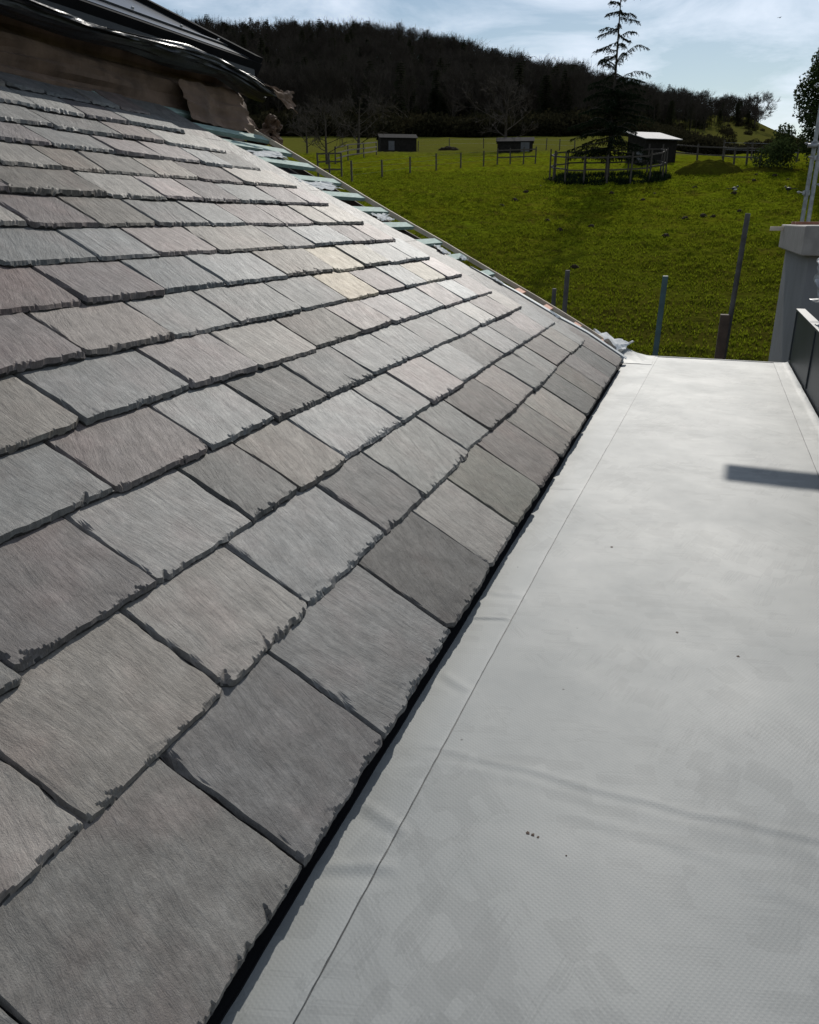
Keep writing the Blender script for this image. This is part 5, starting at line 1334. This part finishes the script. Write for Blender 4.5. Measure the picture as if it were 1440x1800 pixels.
MOLE = ['dark molehill just below the right part of the tree enclosure', 'molehill in the open grass left of the tree enclosure, upper of two', 'molehill left of the enclosure, lower of two side by side', 'molehill in mid field left of the enclosure, farthest from it',
        'molehill down the slope below the left side of the tree enclosure', 'leftmost of three molehills in a row above the tallest post', 'middle one of three molehills in a row above the tallest post', 'rightmost of three molehills in a row above the tallest post',
        'molehill below the low grassy rise beside the evergreen', 'molehill nearest the evergreen on the right of the field', 'larger molehill close to the scaffold poles', 'molehill between the earth mound and the low grassy rise',
        'molehill at the foot of the enclosure ring on its right', 'dark heap right beside the standing black and white bird', 'molehill near the wire fence and its gate', 'molehill close to the left foot of the enclosure',
        'molehill in mid slope straight below the tall conifer', 'molehill above the blue green post', 'lowest molehill, above the two grey posts by the roof foot', 'molehill a little below the enclosure, right of the conifer shadow',
        'molehill above and right of the tallest post', 'molehill directly below the grassy mound', 'molehill low in the shadow of the conifer', 'molehill between the standing bird and the scaffold poles']
spots = [(1075, 340), (925, 338), (905, 352), (882, 362), (962, 388), (1205, 384), (1236, 380), (1254, 381), (1335, 305), (1362, 309), (1386, 317), (1329, 308), (1150, 342), (1290, 340), (880, 310), (950, 330), (1040, 398), (1170, 415), (1010, 470), (1130, 352), (1300, 372), (1222, 330), (985, 405), (1325, 318)]
for i, (px, py) in enumerate(spots):
    g = ground(px, py); n = 10; r = random.Random(i); V = [(0, 0, 0.07 * r.uniform(0.7, 1.2))]; F = []
    for k in range(2):
        for j in range(n):
            an = 2 * math.pi * j / n; rad = (0.08, 0.17)[k] * r.uniform(0.8, 1.25); V.append((rad * math.cos(an), rad * math.sin(an), (0.05, -0.05)[k] * r.uniform(0.7, 1.2)))
    for j in range(n): F.append((0, 1 + j, 1 + (j + 1) % n))
    for j in range(n): F.append((1 + j, 1 + n + j, 1 + n + (j + 1) % n)); F.append((1 + j, 1 + n + (j + 1) % n, 1 + (j + 1) % n))
    me = bpy.data.meshes.new('molehill'); me.from_pydata(V, [], F); me.materials.append(M['earth'])
    o = link(bpy.data.objects.new('molehill', me)); o.location = g + Vector((0, 0, 0.03)); s = r.uniform(0.8, 1.3); o.scale = (s, s, s)
    tag(o, MOLE[i], 'molehill', 'molehills scattered over the field')

def bird(name, label, loc, rot, standing=True, sc=1.0, mag=True):
    t = thing(name, label, 'bird', tuple(loc)); t.rotation_euler = (0, 0, rot); t.scale = (sc, sc, sc)
    def ell(c, rx, ry, rz, mat, nm, n=10, m=7):
        V = []; F = []
        for i in range(m + 1):
            th = math.pi * i / m
            for j in range(n):
                ph = 2 * math.pi * j / n; V.append((c[0] + rx * math.cos(th), c[1] + ry * math.sin(th) * math.cos(ph), c[2] + rz * math.sin(th) * math.sin(ph)))
        for i in range(m):
            for j in range(n): F.append((i * n + j, i * n + (j + 1) % n, (i + 1) * n + (j + 1) % n, (i + 1) * n + j))
        o = obj_np(nm, np.array(V), np.array(F), mat, t, True); return o
    ell((0, 0, 0.16 if standing else 0), 0.12, 0.06, 0.065, M['black_feather'], 'body')
    ell((0.12, 0, 0.235 if standing else 0.02), 0.045, 0.035, 0.038, M['black_feather'], 'head')
    if mag: ell((0.02, 0, 0.135 if standing else -0.02), 0.09, 0.066, 0.05, M['white_feather'], 'belly')
    mb = MB(); z = 0.23 if standing else 0.02; mb.tube((0.155, 0, z), (0.20, 0, z - 0.012), 0.010, 0.002, 6); mb.build('beak', M['black_feather'], t)
    mb = MB(); z = 0.16 if standing else 0; mb.box((-0.34, -0.02, z - 0.005), (-0.10, 0.02, z + 0.012)); mb.build('tail', M['black_feather'], t)
    if standing:
        for s in (-1, 1):
            mb = MB(); mb.tube((0.0, s * 0.025, 0.11), (0.01, s * 0.028, -0.03), 0.006, n=5); mb.build('leg', M['black_feather'], t)
    else:
        for s in (-1, 1):
            mb = MB(); mb.add([(0.08, s * 0.04, 0.01), (-0.07, s * 0.04, 0.01), (-0.10, s * 0.24, 0.07), (0.05, s * 0.26, 0.08), (-0.08, s * 0.46, 0.03)], [(0, 1, 2, 3), (3, 2, 4)])
            w = mb.build('wing', M['black_feather'], t); md = w.modifiers.new('t', 'SOLIDIFY'); md.thickness = 0.012
g = ground(1290, 341); bird('magpie', 'black and white bird standing on the grass left of the scaffold poles', g + Vector((0, 0, 0.05)), 0.4, True, 1.25)
g = ground(1385, 341); bird('crow', 'black bird pecking on the grass next to the scaffold poles', g + Vector((0, 0, 0.03)), 2.8, True, 1.25, False)
d = ray_dir(1371, 31); bird('crow', 'tiny dark bird flying in the open sky at upper right', Vector(d * 60), 0.8, False, 0.4, False)
d = ray_dir(933, 101); bird('crow', 'dark bird flying just above the wooded skyline', Vector(d * 110), 2.2, False, 1.6, False)
